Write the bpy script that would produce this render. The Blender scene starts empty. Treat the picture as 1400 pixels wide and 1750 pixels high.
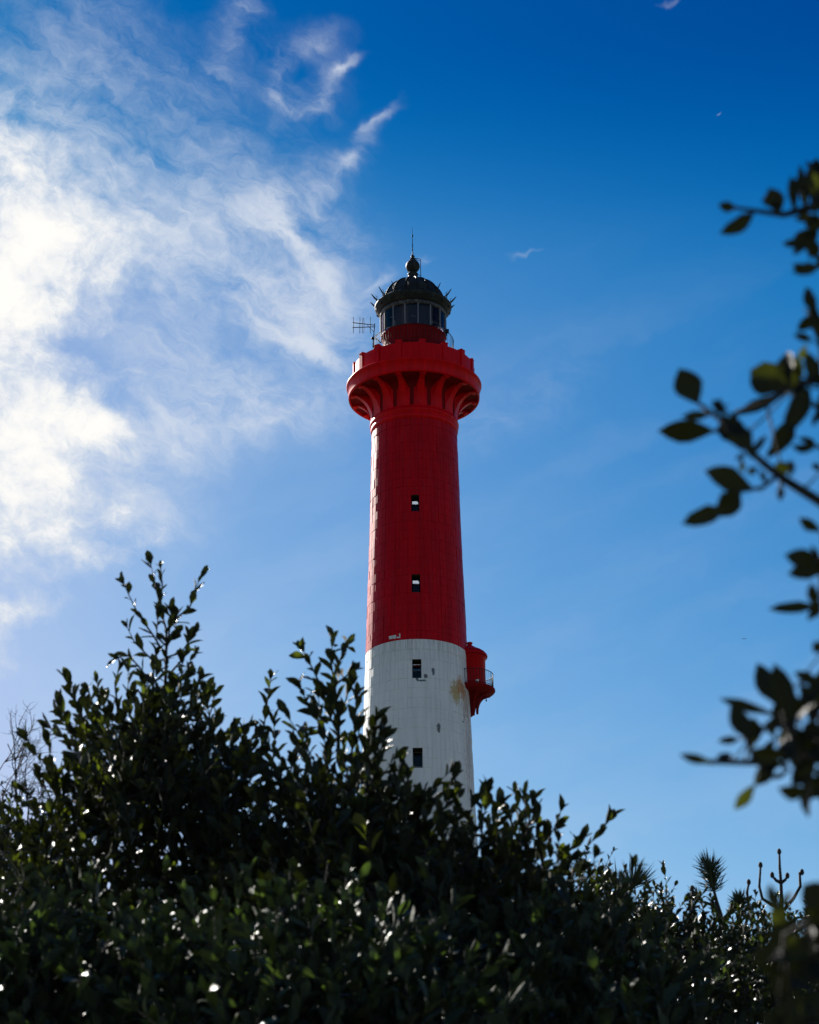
import bpy, math, random
import numpy as np
from mathutils import Vector, Matrix, Quaternion

S = bpy.context.scene
COL = S.collection
R_ = math.radians
random.seed(7)
rng = np.random.default_rng(11)

# ---------------------------------------------------------------- camera
EYE = Vector((0.0, 0.0, 1.7))
TILT, ROLL, FPX = R_(23.2), R_(-0.5), 4100.0        # 70 mm lens on a 24 mm wide upright frame, 1400 px across
cam_d = bpy.data.cameras.new('camera')
cam_d.sensor_fit = 'HORIZONTAL'; cam_d.sensor_width = 24.0
cam_d.lens = 24.0 * FPX / 1400.0
cam_d.clip_start = 0.05; cam_d.clip_end = 6000
cam_d.dof.use_dof = True; cam_d.dof.focus_distance = 120.0; cam_d.dof.aperture_fstop = 12.5
cam = bpy.data.objects.new('camera', cam_d); COL.objects.link(cam)
M_cam = Matrix.Rotation(math.pi / 2 + TILT, 3, 'X') @ Matrix.Rotation(ROLL, 3, 'Z')
cam.rotation_euler = M_cam.to_euler(); cam.location = EYE
S.camera = cam

def ray(px, py):
    """unit direction of the photograph's pixel (1400 x 1750)"""
    v = Vector(((px - 700) / FPX, (875 - py) / FPX, -1.0))
    return (M_cam @ v).normalized()
def at(px, py, Y):
    """world point seen at a pixel, Y metres north of the camera"""
    d = ray(px, py)
    return EYE + d * (Y / d.y)

# ---------------------------------------------------------------- sun and sky
SUN_AZ, SUN_EL = R_(-32), R_(33)                     # left of the tower and behind it
sun_dir = Vector((math.sin(SUN_AZ) * math.cos(SUN_EL), math.cos(SUN_AZ) * math.cos(SUN_EL), math.sin(SUN_EL)))
sd = bpy.data.lights.new('sun', 'SUN'); sd.energy = 5.0; sd.angle = R_(0.5); sd.color = (1.0, 0.95, 0.87)
sun = bpy.data.objects.new('sun', sd); COL.objects.link(sun)
sun.rotation_euler = (-sun_dir).to_track_quat('-Z', 'Y').to_euler()

W = bpy.data.worlds.new('World'); S.world = W; W.use_nodes = True
nt = W.node_tree; nt.nodes.clear()

class E:
    """a scalar socket with arithmetic, so that formulas read as formulas"""
    tree = nt
    def __init__(s, sock): s.s = sock
    @staticmethod
    def op(o, *a, clamp=False):
        n = E.tree.nodes.new('ShaderNodeMath'); n.operation = o; n.use_clamp = clamp
        for i, x in enumerate(a):
            if isinstance(x, E): E.tree.links.new(x.s, n.inputs[i])
            else: n.inputs[i].default_value = x
        return E(n.outputs[0])
    def __add__(a, b): return E.op('ADD', a, b)
    __radd__ = __add__
    def __sub__(a, b): return E.op('SUBTRACT', a, b)
    def __rsub__(a, b): return E.op('SUBTRACT', b, a)
    def __mul__(a, b): return E.op('MULTIPLY', a, b)
    __rmul__ = __mul__
    def __truediv__(a, b): return E.op('DIVIDE', a, b)
    def __pow__(a, b): return E.op('POWER', a, b)
def sstep(x, a, b):
    n = E.tree.nodes.new('ShaderNodeMapRange'); n.interpolation_type = 'SMOOTHSTEP'
    n.inputs['From Min'].default_value = a; n.inputs['From Max'].default_value = b
    E.tree.links.new(x.s, n.inputs['Value']); return E(n.outputs['Result'])
def vec(x, y, z):
    n = E.tree.nodes.new('ShaderNodeCombineXYZ')
    for i, v in enumerate((x, y, z)):
        if isinstance(v, E): E.tree.links.new(v.s, n.inputs[i])
        else: n.inputs[i].default_value = v
    return n.outputs[0]
def noise(v, scale, detail=4, rough=.5, lac=2.0, dist=0.0):
    n = E.tree.nodes.new('ShaderNodeTexNoise'); n.noise_dimensions = '3D'
    E.tree.links.new(v, n.inputs['Vector'])
    for k, x in (('Scale', scale), ('Detail', detail), ('Roughness', rough), ('Lacunarity', lac), ('Distortion', dist)):
        n.inputs[k].default_value = x
    return E(n.outputs['Fac'])
def mixc(f, a, b, mode='MIX'):
    n = E.tree.nodes.new('ShaderNodeMix'); n.data_type = 'RGBA'; n.blend_type = mode; n.clamp_factor = True
    for i, x in ((0, f), (6, a), (7, b)):
        if isinstance(x, E): E.tree.links.new(x.s, n.inputs[i])
        elif isinstance(x, bpy.types.NodeSocket): E.tree.links.new(x, n.inputs[i])
        elif i == 0: n.inputs[0].default_value = x
        else: n.inputs[i].default_value = (*x, 1)
    return n.outputs[2]

SKY_K = 0.10
EXPO = 1.15
sky = nt.nodes.new('ShaderNodeTexSky'); sky.sky_type = 'NISHITA'; sky.sun_disc = False
sky.sun_elevation = SUN_EL; sky.sun_rotation = SUN_AZ
sky.air_density = 1.0; sky.dust_density = 0.3; sky.ozone_density = 3.0
sep = nt.nodes.new('ShaderNodeSeparateColor'); nt.links.new(sky.outputs[0], sep.inputs[0])
# ---- grade of the clear sky: deep blue overhead, pale towards the horizon
CX, CY, CZ = (M_cam @ Vector((1, 0, 0))), (M_cam @ Vector((0, 1, 0))), (M_cam @ Vector((0, 0, -1)))
tc = nt.nodes.new('ShaderNodeTexCoord')
def dot(v, axis):
    n = nt.nodes.new('ShaderNodeVectorMath'); n.operation = 'DOT_PRODUCT'
    nt.links.new(v, n.inputs[0]); n.inputs[1].default_value = axis
    return E(n.outputs['Value'])
D = tc.outputs['Generated']
up = dot(D, Vector((0, 0, 1)))
def cap(x, m): return x * ((x * (1 / m)) ** 4.0 + 1.0) ** -.25      # soft shoulder
rr = E.op('MAXIMUM', E(sep.outputs[0]) * .1 - .158, 0.0) * 8.3
gg = E(sep.outputs[1]) * .1
bb = E(sep.outputs[2]) * .1
zen = E.op('MAXIMUM', 1.0 - sstep(up, .46, .57), 0.0)
r1 = cap((rr ** 1.5) * (zen * zen * .20), .8)
g1 = cap((gg ** 2.2) * (1.42 + zen * 1.45), .68)
b1 = cap((bb ** 1.6) * (1.12 + zen * .40), .98)
U, V, F = dot(D, CX) * 41, dot(D, CY) * 41, dot(D, CZ)     # sky directions, 1 unit = 1.4 degrees
UV = vec(U, V, F * 41)
front = sstep(F, .3, .8)
# domain warp, two scales
def warp(amp1, amp2, seed):
    a = noise(vec(U + seed, V, F), .35, 2, .5); b = noise(vec(U, V + seed + 7, F), .35, 2, .5)
    c = noise(vec(U + seed + 3, V, F), 1.7, 2, .6); d = noise(vec(U, V + seed + 31, F), 1.7, 2, .6)
    return U + (a - .5) * amp1 + (c - .5) * amp2, V + (b - .5) * amp1 + (d - .5) * amp2
def blobs(u, v, L):
    tot = None
    for (px, py, sx, sy, rot, amp) in L:
        d = ray(px, py); cu, cv = d.dot(CX) * 41, d.dot(CY) * 41
        c, s = math.cos(R_(rot)), math.sin(R_(rot)); sx /= 100; sy /= 100
        a = (u - cu) * (c / sx) + (v - cv) * (s / sx)
        b = (u - cu) * (-s / sy) + (v - cv) * (c / sy)
        e = E.op('EXPONENT', (a * a + b * b) * -1.0) * amp
        tot = e if tot is None else tot + e
    return tot
THICK = [(40,300,150,120,-30,.8),(130,400,170,70,-12,.75),(-10,200,90,70,0,.6),(225,400,110,50,-10,.35),(10,470,150,70,0,.8),
         (110,670,135,75,-28,1.0),(30,740,130,80,0,1.0),(205,735,80,32,-20,.6),(20,860,160,75,-10,.95),(0,930,170,50,0,.6),(70,790,110,50,-15,.5),(230,770,90,50,-30,.35),
         (10,1042,95,30,5,.95),(-140,600,120,120,0,1.0),(-250,500,200,420,0,.9),(-20,1120,45,60,0,.5),(170,578,100,20,10,-.4),
         (30,540,140,60,0,.6),(130,860,130,40,-12,.3)]
VEIL = [(50,150,240,200,0,.38),(300,420,260,200,-20,.50),(530,480,130,150,-45,.30),(515,430,100,18,-52,.36),(480,395,60,18,-15,.22),
        (515,592,130,20,-24,.42),(560,560,110,90,0,.22),(605,262,120,18,50,.26),(650,196,45,12,35,.30),(470,330,170,34,25,.22),
        (530,120,80,80,0,.26),(530,72,62,22,20,.26),(466,130,18,55,0,.26),(566,140,16,55,-30,.26),(510,184,55,14,-15,.26),(592,105,30,10,20,.4),
        (522,128,18,14,0,-.2),(395,60,34,90,-8,.26),(430,10,30,30,0,.2),(300,745,120,60,-15,.5),(250,850,150,60,-25,.42),
        (450,710,230,60,10,.28),(850,720,200,80,10,.20),(900,435,24,6,20,.36),(1228,200,6,4,30,.4),(735,440,16,7,0,.3),
        (652,470,34,9,38,.26),(80,960,220,60,0,.36),(350,640,220,60,-25,.34),(1150,0,30,6,10,.3),(90,1150,220,130,0,.18),
        (250,60,260,60,-30,.12),(420,480,180,30,-30,.2),(380,250,200,50,-30,.08),(1000,930,160,60,5,.10),(960,640,200,60,20,.10)]
u1, v1 = warp(1.1, .5, 3.0)
thick = blobs(u1, v1, THICK) * front
u2, v2 = warp(.5, .5, 17.0)
f1 = noise(vec(u2, v2, F * 41), 2.6, 3, .6)
u2, v2 = u2 + (f1 - .5) * .22, v2 + (noise(vec(v2, u2, F * 41 + 5), 2.6, 3, .6) - .5) * .22
veil = blobs(u2, v2, VEIL) * front
# the rest of the sky, outside the frame: the same broken cloud
wide = noise(vec(U * .06, V * .06, F * 2.4), 1.0, 2, .5)
away = sstep(wide, .40, .62) * (1.0 - sstep(F, .55, .92)) * .7
puff = noise(vec(u1 * .9, v1 * .9, F * 41), .9, 7, .66)
# wisps: long thin streaks
ca, sa = math.cos(R_(-28)), math.sin(R_(-28))
st = vec((u2 * ca + v2 * sa) * .55, (v2 * ca - u2 * sa) * 1.25, F * 41)
wisp = noise(st, 1.1, 7, .66, dist=.4)
fib = noise(vec(u2, v2, F * 41 + 9), 1.7, 6, .62, dist=.5)
rdg = 1.0 - E.op('ABSOLUTE', fib * 2.0 - 1.0) * 3.0
a_thick = sstep(thick + away + ((puff - .5) * 2.8 + (wisp - .5) * .9) * sstep(thick + away, .02, .25), .24, 1.38)
a_veil = sstep(veil * (-.12 + wisp * 1.95 + rdg * .18) + (wisp - .5) * .25 * sstep(veil, .12, .4), .06, 1.12) * .92
band = noise(vec((u2 * .94 + v2 * .34) * .10, (v2 * .94 - u2 * .34) * .42, F * 4), 1.0, 4, .55)
film = sstep(band, .42, .68) * .12 * sstep(up * -1.0, -.51, -.42)          # thin high film over the lower sky
a_veil = a_veil + film * (1.0 - a_veil)
alpha = a_thick + a_veil * (1.0 - a_thick)
core = sstep(thick + away + (puff - .5) * 3.6 + (wisp - .5) * 1.4, .62, 1.95)
cloud = mixc(core, (.62, .70, .82), (1.02, 1.0, .96))
haze_c = mixc(.7, cloud, (.72, .77, .86))
body = mixc(a_thick, haze_c, cloud)
com = nt.nodes.new('ShaderNodeCombineColor')
for i, ch in enumerate((r1, g1, b1)): nt.links.new(ch.s, com.inputs[i])
full = mixc(alpha, com.outputs[0], body)
vm = nt.nodes.new('ShaderNodeVectorMath'); vm.operation = 'SCALE'; vm.inputs['Scale'].default_value = 2 ** -EXPO / SKY_K
nt.links.new(full, vm.inputs[0]); sky_col = vm.outputs[0]
bg = nt.nodes.new('ShaderNodeBackground'); bg.inputs[1].default_value = SKY_K
out = nt.nodes.new('ShaderNodeOutputWorld')
nt.links.new(sky_col, bg.inputs[0]); nt.links.new(bg.outputs[0], out.inputs[0])

S.view_settings.view_transform = 'Standard'; S.view_settings.look = 'None'
S.view_settings.exposure = EXPO; S.view_settings.gamma = 1; S.view_settings.use_curve_mapping = False

# ================================================================ helpers
def tag(o, label=None, cat=None, group=None, kind=None):
    for k, v in (('label', label), ('category', cat), ('group', group), ('kind', kind)):
        if v: o[k] = v
    return o
def empty(name, loc, rz=0.0):
    o = bpy.data.objects.new(name, None); COL.objects.link(o); o.location = loc; o.rotation_euler.z = rz
    o.empty_display_size = .3
    return o
def link(name, me, parent=None, mat=None, loc=None):
    if mat and not me.materials: me.materials.append(mat)
    o = bpy.data.objects.new(name, me); COL.objects.link(o)
    if parent: o.parent = parent
    if loc is not None: o.location = loc
    return o
class MB:
    """collects vertices and faces of one mesh"""
    def __init__(s): s.v, s.f, s.sm = [], [], []
    def add(s, vs, fs, smooth=False):
        n = len(s.v); s.v += [tuple(v) for v in vs]; s.f += [tuple(i + n for i in f) for f in fs]; s.sm += [smooth] * len(fs)
    def box(s, c, size, rz=0.0, M=None):
        x, y, z = (a / 2 for a in size); cr, sr = math.cos(rz), math.sin(rz); vs = []
        for dz in (-z, z):
            for dx, dy in ((-x, -y), (x, -y), (x, y), (-x, y)):
                vs.append((c[0] + dx * cr - dy * sr, c[1] + dx * sr + dy * cr, c[2] + dz))
        if M: vs = [M @ Vector(v) for v in vs]
        s.add(vs, [(3, 2, 1, 0), (4, 5, 6, 7), (0, 1, 5, 4), (1, 2, 6, 5), (2, 3, 7, 6), (3, 0, 4, 7)])
    def hexa(s, p):        # 8 corners: bottom ring then top ring
        s.add(p, [(3, 2, 1, 0), (4, 5, 6, 7), (0, 1, 5, 4), (1, 2, 6, 5), (2, 3, 7, 6), (3, 0, 4, 7)])
    def lathe(s, prof, n=64, c=(0, 0), smooth=True, a0=0.0, closed=False, rib=None):
        vs, fs = [], []
        for r, z in prof:
            for i in range(n):
                a = a0 + 2 * math.pi * i / n; rr = r * (rib(a) if rib else 1)
                vs.append((c[0] + rr * math.sin(a), c[1] - rr * math.cos(a), z))
        m = len(prof)
        for k in range(m - 1 if not closed else m):
            for i in range(n):
                j = (i + 1) % n; k2 = (k + 1) % m
                fs.append((k * n + i, k * n + j, k2 * n + j, k2 * n + i))
        s.add(vs, fs, smooth)
    def tube(s, pts, r, n=6, smooth=True, caps=True):
        pts = [Vector(p) for p in pts]; rs = r if isinstance(r, (list, tuple)) else [r] * len(pts)
        vs, fs = [], []; prev = None
        for i, p in enumerate(pts):
            t = (pts[min(i + 1, len(pts) - 1)] - pts[max(i - 1, 0)]).normalized()
            if prev is None:
                x = t.cross(Vector((0, 0, 1)) if abs(t.z) < .9 else Vector((1, 0, 0))).normalized()
            else: x = (prev - t * prev.dot(t)).normalized()
            prev = x; y = t.cross(x)
            for j in range(n):
                a = 2 * math.pi * j / n; vs.append(p + (x * math.cos(a) + y * math.sin(a)) * rs[i])
        for i in range(len(pts) - 1):
            for j in range(n):
                k = (j + 1) % n; fs.append((i * n + j, i * n + k, (i + 1) * n + k, (i + 1) * n + j))
        if caps: fs += [tuple(range(n - 1, -1, -1)), tuple((len(pts) - 1) * n + j for j in range(n))]
        s.add(vs, fs, smooth)
    def ball(s, c, r, n=12, m=8, sq=1.0):
        vs = [(c[0], c[1], c[2] - r * sq)]; fs = []
        for i in range(1, m):
            t = math.pi * i / m
            for j in range(n):
                a = 2 * math.pi * j / n
                vs.append((c[0] + r * math.sin(t) * math.cos(a), c[1] + r * math.sin(t) * math.sin(a), c[2] - r * sq * math.cos(t)))
        vs.append((c[0], c[1], c[2] + r * sq)); T = len(vs) - 1
        for j in range(n):
            k = (j + 1) % n
            fs.append((0, 1 + k, 1 + j)); fs.append((T, 1 + (m - 2) * n + j, 1 + (m - 2) * n + k))
            for i in range(m - 2): fs.append((1 + i * n + j, 1 + i * n + k, 1 + (i + 1) * n + k, 1 + (i + 1) * n + j))
        s.add(vs, fs, True)
    def mesh(s, name, mat=None):
        me = bpy.data.meshes.new(name); me.from_pydata(s.v, [], s.f)
        me.polygons.foreach_set('use_smooth', s.sm); me.update()
        if mat: me.materials.append(mat)
        return me
    def build(s, name, mat, parent=None, loc=None, kind=None, label=None):
        o = link(name, s.mesh(name, mat), parent, loc=loc)
        if kind: o['kind'] = kind
        if label: o['label'] = label
        return o

def material(name, col, rough=.5, spec=.5, metal=0.0):
    m = bpy.data.materials.new(name); m.use_nodes = True
    b = m.node_tree.nodes['Principled BSDF']
    b.inputs['Base Color'].default_value = (*col, 1); b.inputs['Roughness'].default_value = rough
    b.inputs['Metallic'].default_value = metal; b.inputs['Specular IOR Level'].default_value = spec
    return m, m.node_tree, b
def into(m): E.tree = m.node_tree
def obj_co():
    t = E.tree.nodes.new('ShaderNodeTexCoord'); return t.outputs['Object']
def split(v):
    n = E.tree.nodes.new('ShaderNodeSeparateXYZ'); E.tree.links.new(v, n.inputs[0]); return [E(o) for o in n.outputs]
def lnk(a, b): E.tree.links.new(a.s if isinstance(a, E) else a, b)
def bump(b, h, strength, dist):
    n = E.tree.nodes.new('ShaderNodeBump'); n.inputs['Strength'].default_value = strength; n.inputs['Distance'].default_value = dist
    lnk(h, n.inputs['Height']); lnk(n.outputs[0], b.inputs['Normal'])

# ================================================================ the lighthouse
YT = 120.0
def axis_x(py):          # where the tower's axis is seen at a height in the photograph
    return 708.2 + (py - 744) * 0.0102
TX = at(axis_x(1110), 1110, YT).x
def hz(py): return at(axis_x(py), py, YT).z                     # height of a tower level whose silhouette is at py
def px_m(py):                                                   # metres per photograph pixel there
    z = hz(py) - EYE.z
    return (YT * math.cos(TILT) + z * math.sin(TILT)) / FPX
def zr(py, hw): return hz(py), hw * px_m(py)
LH = empty('lighthouse', (TX, YT, 0)); tag(LH, 'tall round lighthouse, red above and white below, with a black domed lantern', 'lighthouse')
N16 = 16; OFF = R_(8.2)                                         # sixteen bays; angle 0 faces the camera, positive to the right
def pol(r, a, z): return (r * math.sin(a), -r * math.cos(a), z)

# ---- materials
def paint_red(name, base=(.34, .0, .006), fade=.12, rough=.36):
    m, t, b = material(name, base, rough, spec=.10); into(m); co = obj_co(); x, y, z = split(co)
    n1 = noise(vec(x * 2.2, y * 2.2, z * .35), 1.0, 6, .6); n2 = noise(co, 9, 5, .6); n3 = noise(vec(x * 9, y * 9, z * .8), 1.0, 4, .6)
    c = mixc(sstep(n1, .35, .7), tuple(v * .82 for v in base), tuple(min(1, v * 1.12) for v in base))
    c = mixc(sstep(n3, .50, .72) * fade * 2, c, (.36, .03, .04))
    chips = sstep(noise(vec(x * 3, y * 3, z * 3), 1.0, 7, .65), .735, .765)
    c = mixc(chips * .75, c, (.55, .42, .36))
    lnk(c, b.inputs['Base Color']); lnk(rough + n2 * .22 - .06, b.inputs['Roughness'])
    bump(b, n2, .15, .01)
    return m
M_RED = paint_red('red_paint', (.50, .0, .004)); M_REDG = paint_red('red_paint_gallery_lit', (.66, .0, .004), .04); M_RED2 = paint_red('red_paint_lantern_shade', (.19, .002, .003), .10, .62)  # gallery red brightened for stronger light; lantern red also carries soffit and corbel shade

# radii by height
SH = [zr(*p) for p in ((744, 72.8), (918, 78.4), (1065, 84.8), (1110, 86.6), (1226, 91.4), (1310, 95.0), (1400, 99.0))]
z_bot = 0.0; sl = (SH[-1][1] - SH[2][1]) / (SH[2][0] - SH[-1][0])
SH.append((z_bot, SH[-1][1] + sl * SH[-1][0] * 1.15)); SH = SH[::-1]
_zz, _rr = [a for a, b in SH], [b for a, b in SH]
def Rsh(z): return float(np.interp(z, _zz, _rr))
Z_EDGE = hz(1122.0); Z_NECK = hz(743)
def window_z(ya, yb):            # window seen on the front face
    out_ = []
    for y in (ya, yb):
        z = 30.0
        for _ in range(30):
            d = ray(axis_x(y), y); z = EYE.z + (YT - Rsh(z)) * d.z / d.y
        out_.append(z)
    return out_[1], out_[0]
WIN = [window_z(845.5, 873.5), window_z(981.5, 1012.0), window_z(1126.5, 1158.5), window_z(1278, 1312)]
for k in range(4):
    a, b = WIN[-1]; WIN.append((a - 5.15, b - 5.15))
NB = 72; BA = 2 * math.pi / NB
SLOPE = lambda z, r: (z - EYE.z) / (YT - r)
FAR = []
for k in range(3):
    a, b = WIN[k]; r = Rsh(a); h = b - a; sp = SLOPE(b, r); run = 2 * r - .78
    lo = a + h * .70 if k < 2 else b - .10
    FAR.append((lo + run * sp, lo + run * sp + (.62 if k < 2 else .35)))
def lifts(z0, z1, step=.56):
    zs = {round(z0, 4), round(z1, 4)}
    for a, b in WIN + FAR:
        for v in (a, b):
            if z0 < v < z1: zs.add(round(v, 4))
    zs = sorted(zs); out_ = []
    for a, b in zip(zs, zs[1:]):
        n = max(1, round((b - a) / step)); out_ += [a + (b - a) * i / n for i in range(n)]
    return out_ + [zs[-1]]
def back_open(k):                # the small window opposite each red-section window
    a, b = WIN[k]; s = 5.0 * .44; return a + s + .05, b + s + .05
def shaft(name, z0, z1, mat, label):
    """hollow shaft: a core shell and one proud cast panel per board and lift"""
    lv = lifts(z0, z1); core, pan = MB(), MB(); r0 = random.Random(name)
    def hole(i, za, zb):
        zc = (za + zb) / 2
        return ((i in (0, NB - 1)) and any(a < zc < b for a, b in WIN)) or ((i in (NB // 2, NB // 2 - 1)) and any(a < zc < b for a, b in FAR))
    vs = []; n = NB
    for z in lv:
        for i in range(n): vs.append(pol(Rsh(z) - .012, i * BA, z))
    fs = []
    for k in range(len(lv) - 1):
        for i in range(n):
            if hole(i, lv[k], lv[k + 1]): continue
            fs.append((k * n + i, k * n + (i + 1) % n, (k + 1) * n + (i + 1) % n, (k + 1) * n + i))
    core.add(vs, fs, True)
    tilt = [r0.gauss(0, .0035) for _ in range(n)]
    for k in range(len(lv) - 1):
        za, zb = lv[k] + .007, lv[k + 1] - .007; lo = r0.gauss(0, .003)
        for i in range(n):
            if hole(i, lv[k], lv[k + 1]): continue
            g = .006 / Rsh(za); a, b = i * BA + g, (i + 1) * BA - g
            o1 = lo + tilt[i] + r0.gauss(0, .004); o2 = o1 + r0.gauss(0, .004)
            p = []
            for z in (za, zb):
                r = Rsh(z)
                p += [pol(r - .015, a, z), pol(r - .015, b, z), pol(r + .004 + o2, b, z), pol(r + .004 + o1, a, z)]
            q = p
            pan.add([q[3], q[2], q[6], q[7], q[0], q[1], q[5], q[4]], [(0, 1, 2, 3), (4, 5, 1, 0), (3, 2, 6, 7), (0, 3, 7, 4), (1, 5, 6, 2)])
    c = core.build(name, mat, LH, label=label)
    pan.build('cast_panel_joints', mat, c, kind='stuff')
    return c

def white_paint():
    m, t, b = material('white_paint', (.70, .71, .68), .6); into(m); co = obj_co(); x, y, z = split(co)
    st = noise(vec(x * 3.2, y * 3.2, z * .22), 1.0, 6, .6); st2 = noise(vec(x * 9, y * 9, z * .5), 1.0, 5, .6); big = noise(co, .35, 4, .5)
    c = mixc(sstep(st, .38, .75) * .5, (.80, .79, .74), (.55, .55, .49))
    c = mixc(sstep(st2, .58, .74) * .35, c, (.33, .34, .30))
    c = mixc(sstep(big, .45, .7) * .35, c, (.60, .66, .63))
    # dirt run-off under the red paint
    c = mixc(sstep(st2, .42, .62) * sstep(z, Z_EDGE - 1.6, Z_EDGE - .1) * .5, c, (.34, .33, .25))
    nf = noise(co, 6, 7, .7)
    # rust below the side turret
    def stain(c, px, py, sx, sz, col, k, a=.42, bb=.66):
        d = ray(px, py); zz = hz(py); xx = (px - axis_x(py)) * px_m(py)
        for _ in range(8): zz = EYE.z + (YT - math.sqrt(max(.01, Rsh(zz) ** 2 - xx * xx))) * d.z / d.y
        ex = (x - xx) / sx; ez = (z - zz) / sz
        g = E.op('EXPONENT', (ex * ex + ez * ez) * -1.0) * sstep(y * -1.0, -.6, 0.0)
        return mixc(sstep(g + (st2 - .5) * 1.1 * sstep(g, .04, .3) + (nf - .5) * 1.6 * sstep(g, .04, .3), a, bb) * k, c, col)
    c = stain(c, 777, 1184, .30, .65, (.45, .30, .06), .85, .22, .75)
    c = stain(c, 785, 1172, .17, .55, (.48, .20, .04), .85, .22, .75)
    c = stain(c, 795, 1200, .30, 1.3, (.34, .19, .10), .7, .30, 1.0)
    c = stain(c, 800, 1290, .26, 3.2, (.36, .25, .20), .6, .30, 1.1)
    c = stain(c, 790, 1182, .15, .62, (.42, .19, .05), .8, .28, .85)
    # bare patches where the coating has come off
    for px, py, sx, sz in ((713, 1160, .10, .16), (721, 1163, .26, .07), (727, 1155.5, .10, .10), (740, 1147.5, .09, .22), (749, 1244.5, .11, .30), (665,1270,.07,.06), (790,1233,.05,.05)):
        c = stain(c, px, py, sx, sz, (.10, .12, .12), .95, .36, .55)
    lnk(c, b.inputs['Base Color']); lnk(.46 + st2 * .25, b.inputs['Roughness'])
    bump(b, noise(vec(x * 6, y * 6, z * 1.5), 1.0, 6, .65), .25, .02)
    return m
M_WHITE = white_paint()
shaft('white_shaft', z_bot, Z_EDGE, M_WHITE, 'weathered white lower shaft with rust stains')
shaft('red_shaft', Z_EDGE, Z_NECK, M_RED, 'glossy red upper shaft')
# white primer left on the red just above the paint edge
pm = MB(); a0 = math.asin(-40 / 86.5)
for da, dz, w, h in ((-.03, .12, .22, .18), (.05, .11, .16, .20), (.155, .13, .05, .26), (.12, .05, .12, .07)):
    r = Rsh(Z_EDGE + dz) + .018
    a, b = a0 + da - w / 2 / r, a0 + da + w / 2 / r; z0, z1 = Z_EDGE + dz + .1 - h / 2, Z_EDGE + dz + .1 + h / 2
    pm.hexa([pol(r - .03, a, z0), pol(r - .03, b, z0), pol(r, b, z0), pol(r, a, z0), pol(r - .03, a, z1), pol(r - .03, b, z1), pol(r, b, z1), pol(r, a - .01, z1)])
pm.build('bare_plaster_patch', M_WHITE, LH)

# ---- dark stair core seen through the windows
M_DARK, _, _ = material('inside_dark', (.03, .03, .035), .8)
M_IRON, t_, b_ = material('black_iron', (.010, .011, .012), .6, spec=.25)
M_GLASS = bpy.data.materials.new('window_glass'); M_GLASS.use_nodes = True; into(M_GLASS)
gb = M_GLASS.node_tree.nodes['Principled BSDF']; gb.inputs['Base Color'].default_value = (.9, .95, .98, 1)
gb.inputs['Roughness'].default_value = .04; gb.inputs['Transmission Weight'].default_value = 1.0; gb.inputs['IOR'].default_value = 1.45
M_PANE, t_, b_ = material('dark_window_pane', (.010, .012, .016), .2, spec=.2)
M_FRAME, t_, b_ = material('grey_window_frame', (.30, .31, .31), .5)
M_REVEAL, t_, b_ = material('dark_reveal', (.055, .055, .045), .9)  # inner faces of the openings, much darker than the shaft
MIDF = lambda k: .70 if k < 2 else (.62 if k == 2 else .26)
for k, (a, b) in enumerate(WIN):
    red = k < 2; r = Rsh((a + b) / 2); hw = math.sin(BA) * r; h = b - a; dep = .78
    mat = M_RED if red else M_WHITE
    fr = MB(); yf, yb = -Rsh(b + .07) * math.cos(BA) + .016, -r + dep      # reveal of the opening
    for s_ in (-1, 1):
        fr.box((s_ * (hw + .03), (yf + yb) / 2, (a + b) / 2), (.06, yb - yf, h + .12))
    fr.box((0, (yf + yb) / 2, b + .03), (2 * hw, yb - yf, .06)); fr.box((0, (yf + yb) / 2 - .01, a - .03), (2 * hw, yb - yf + .02, .06))
    w = fr.build('window', M_REVEAL, LH, label=('small window in the red shaft' if red else 'small window in the white shaft'))
    sash = MB(); ys = yb - .03; t = .06 if red else .035
    sm = M_IRON if red else M_FRAME
    for s_ in (-1, 1): sash.box((s_ * (hw - t / 2), ys, (a + b) / 2), (t, .05, h))
    for zc in (a + t / 2, b - t / 2, a + h * MIDF(k)): sash.box((0, ys, zc), (2 * hw - 2 * t, .045, t))
    sash.build('sash', sm, w)
    mid = a + h * MIDF(k)
    pn = MB(); pn.box((0, ys + .012, (a + mid) / 2), (2 * hw - 2 * t, .008, mid - a - t)); pn.build('pane', M_PANE, w)
    # the upper pane is clear: one looks up through it to the frosted window in the far wall
    pn = MB(); pn.box((0, ys + .012, (b + mid) / 2), (2 * hw - 2 * t, .006, b - mid - t)); pn.build('pane', M_GLASS if k < 3 else M_PANE, w)
M_FROST = bpy.data.materials.new('frosted_glass'); M_FROST.use_nodes = True; into(M_FROST); tr_ = M_FROST.node_tree
tl = tr_.nodes.new('ShaderNodeBsdfTranslucent'); tl.inputs[0].default_value = (.40, .43, .47, 1); tr_.links.new(tl.outputs[0], tr_.nodes['Material Output'].inputs[0])
for k in range(3):
    a, b = FAR[k]; r = Rsh(a); hw = math.sin(BA) * r
    fw = MB(); fw.box((0, r - .03, (a + b) / 2), (2 * hw, .02, b - a)); fw = fw.build('frosted_far_window', M_FROST, LH)
    bar = MB(); bar.tube([(-hw * 1.1, r - .25, b + .05), (hw * 1.1, r - .25, a + .03)], .06, 6); bar.build('stair_rail', M_IRON, LH)

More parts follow.
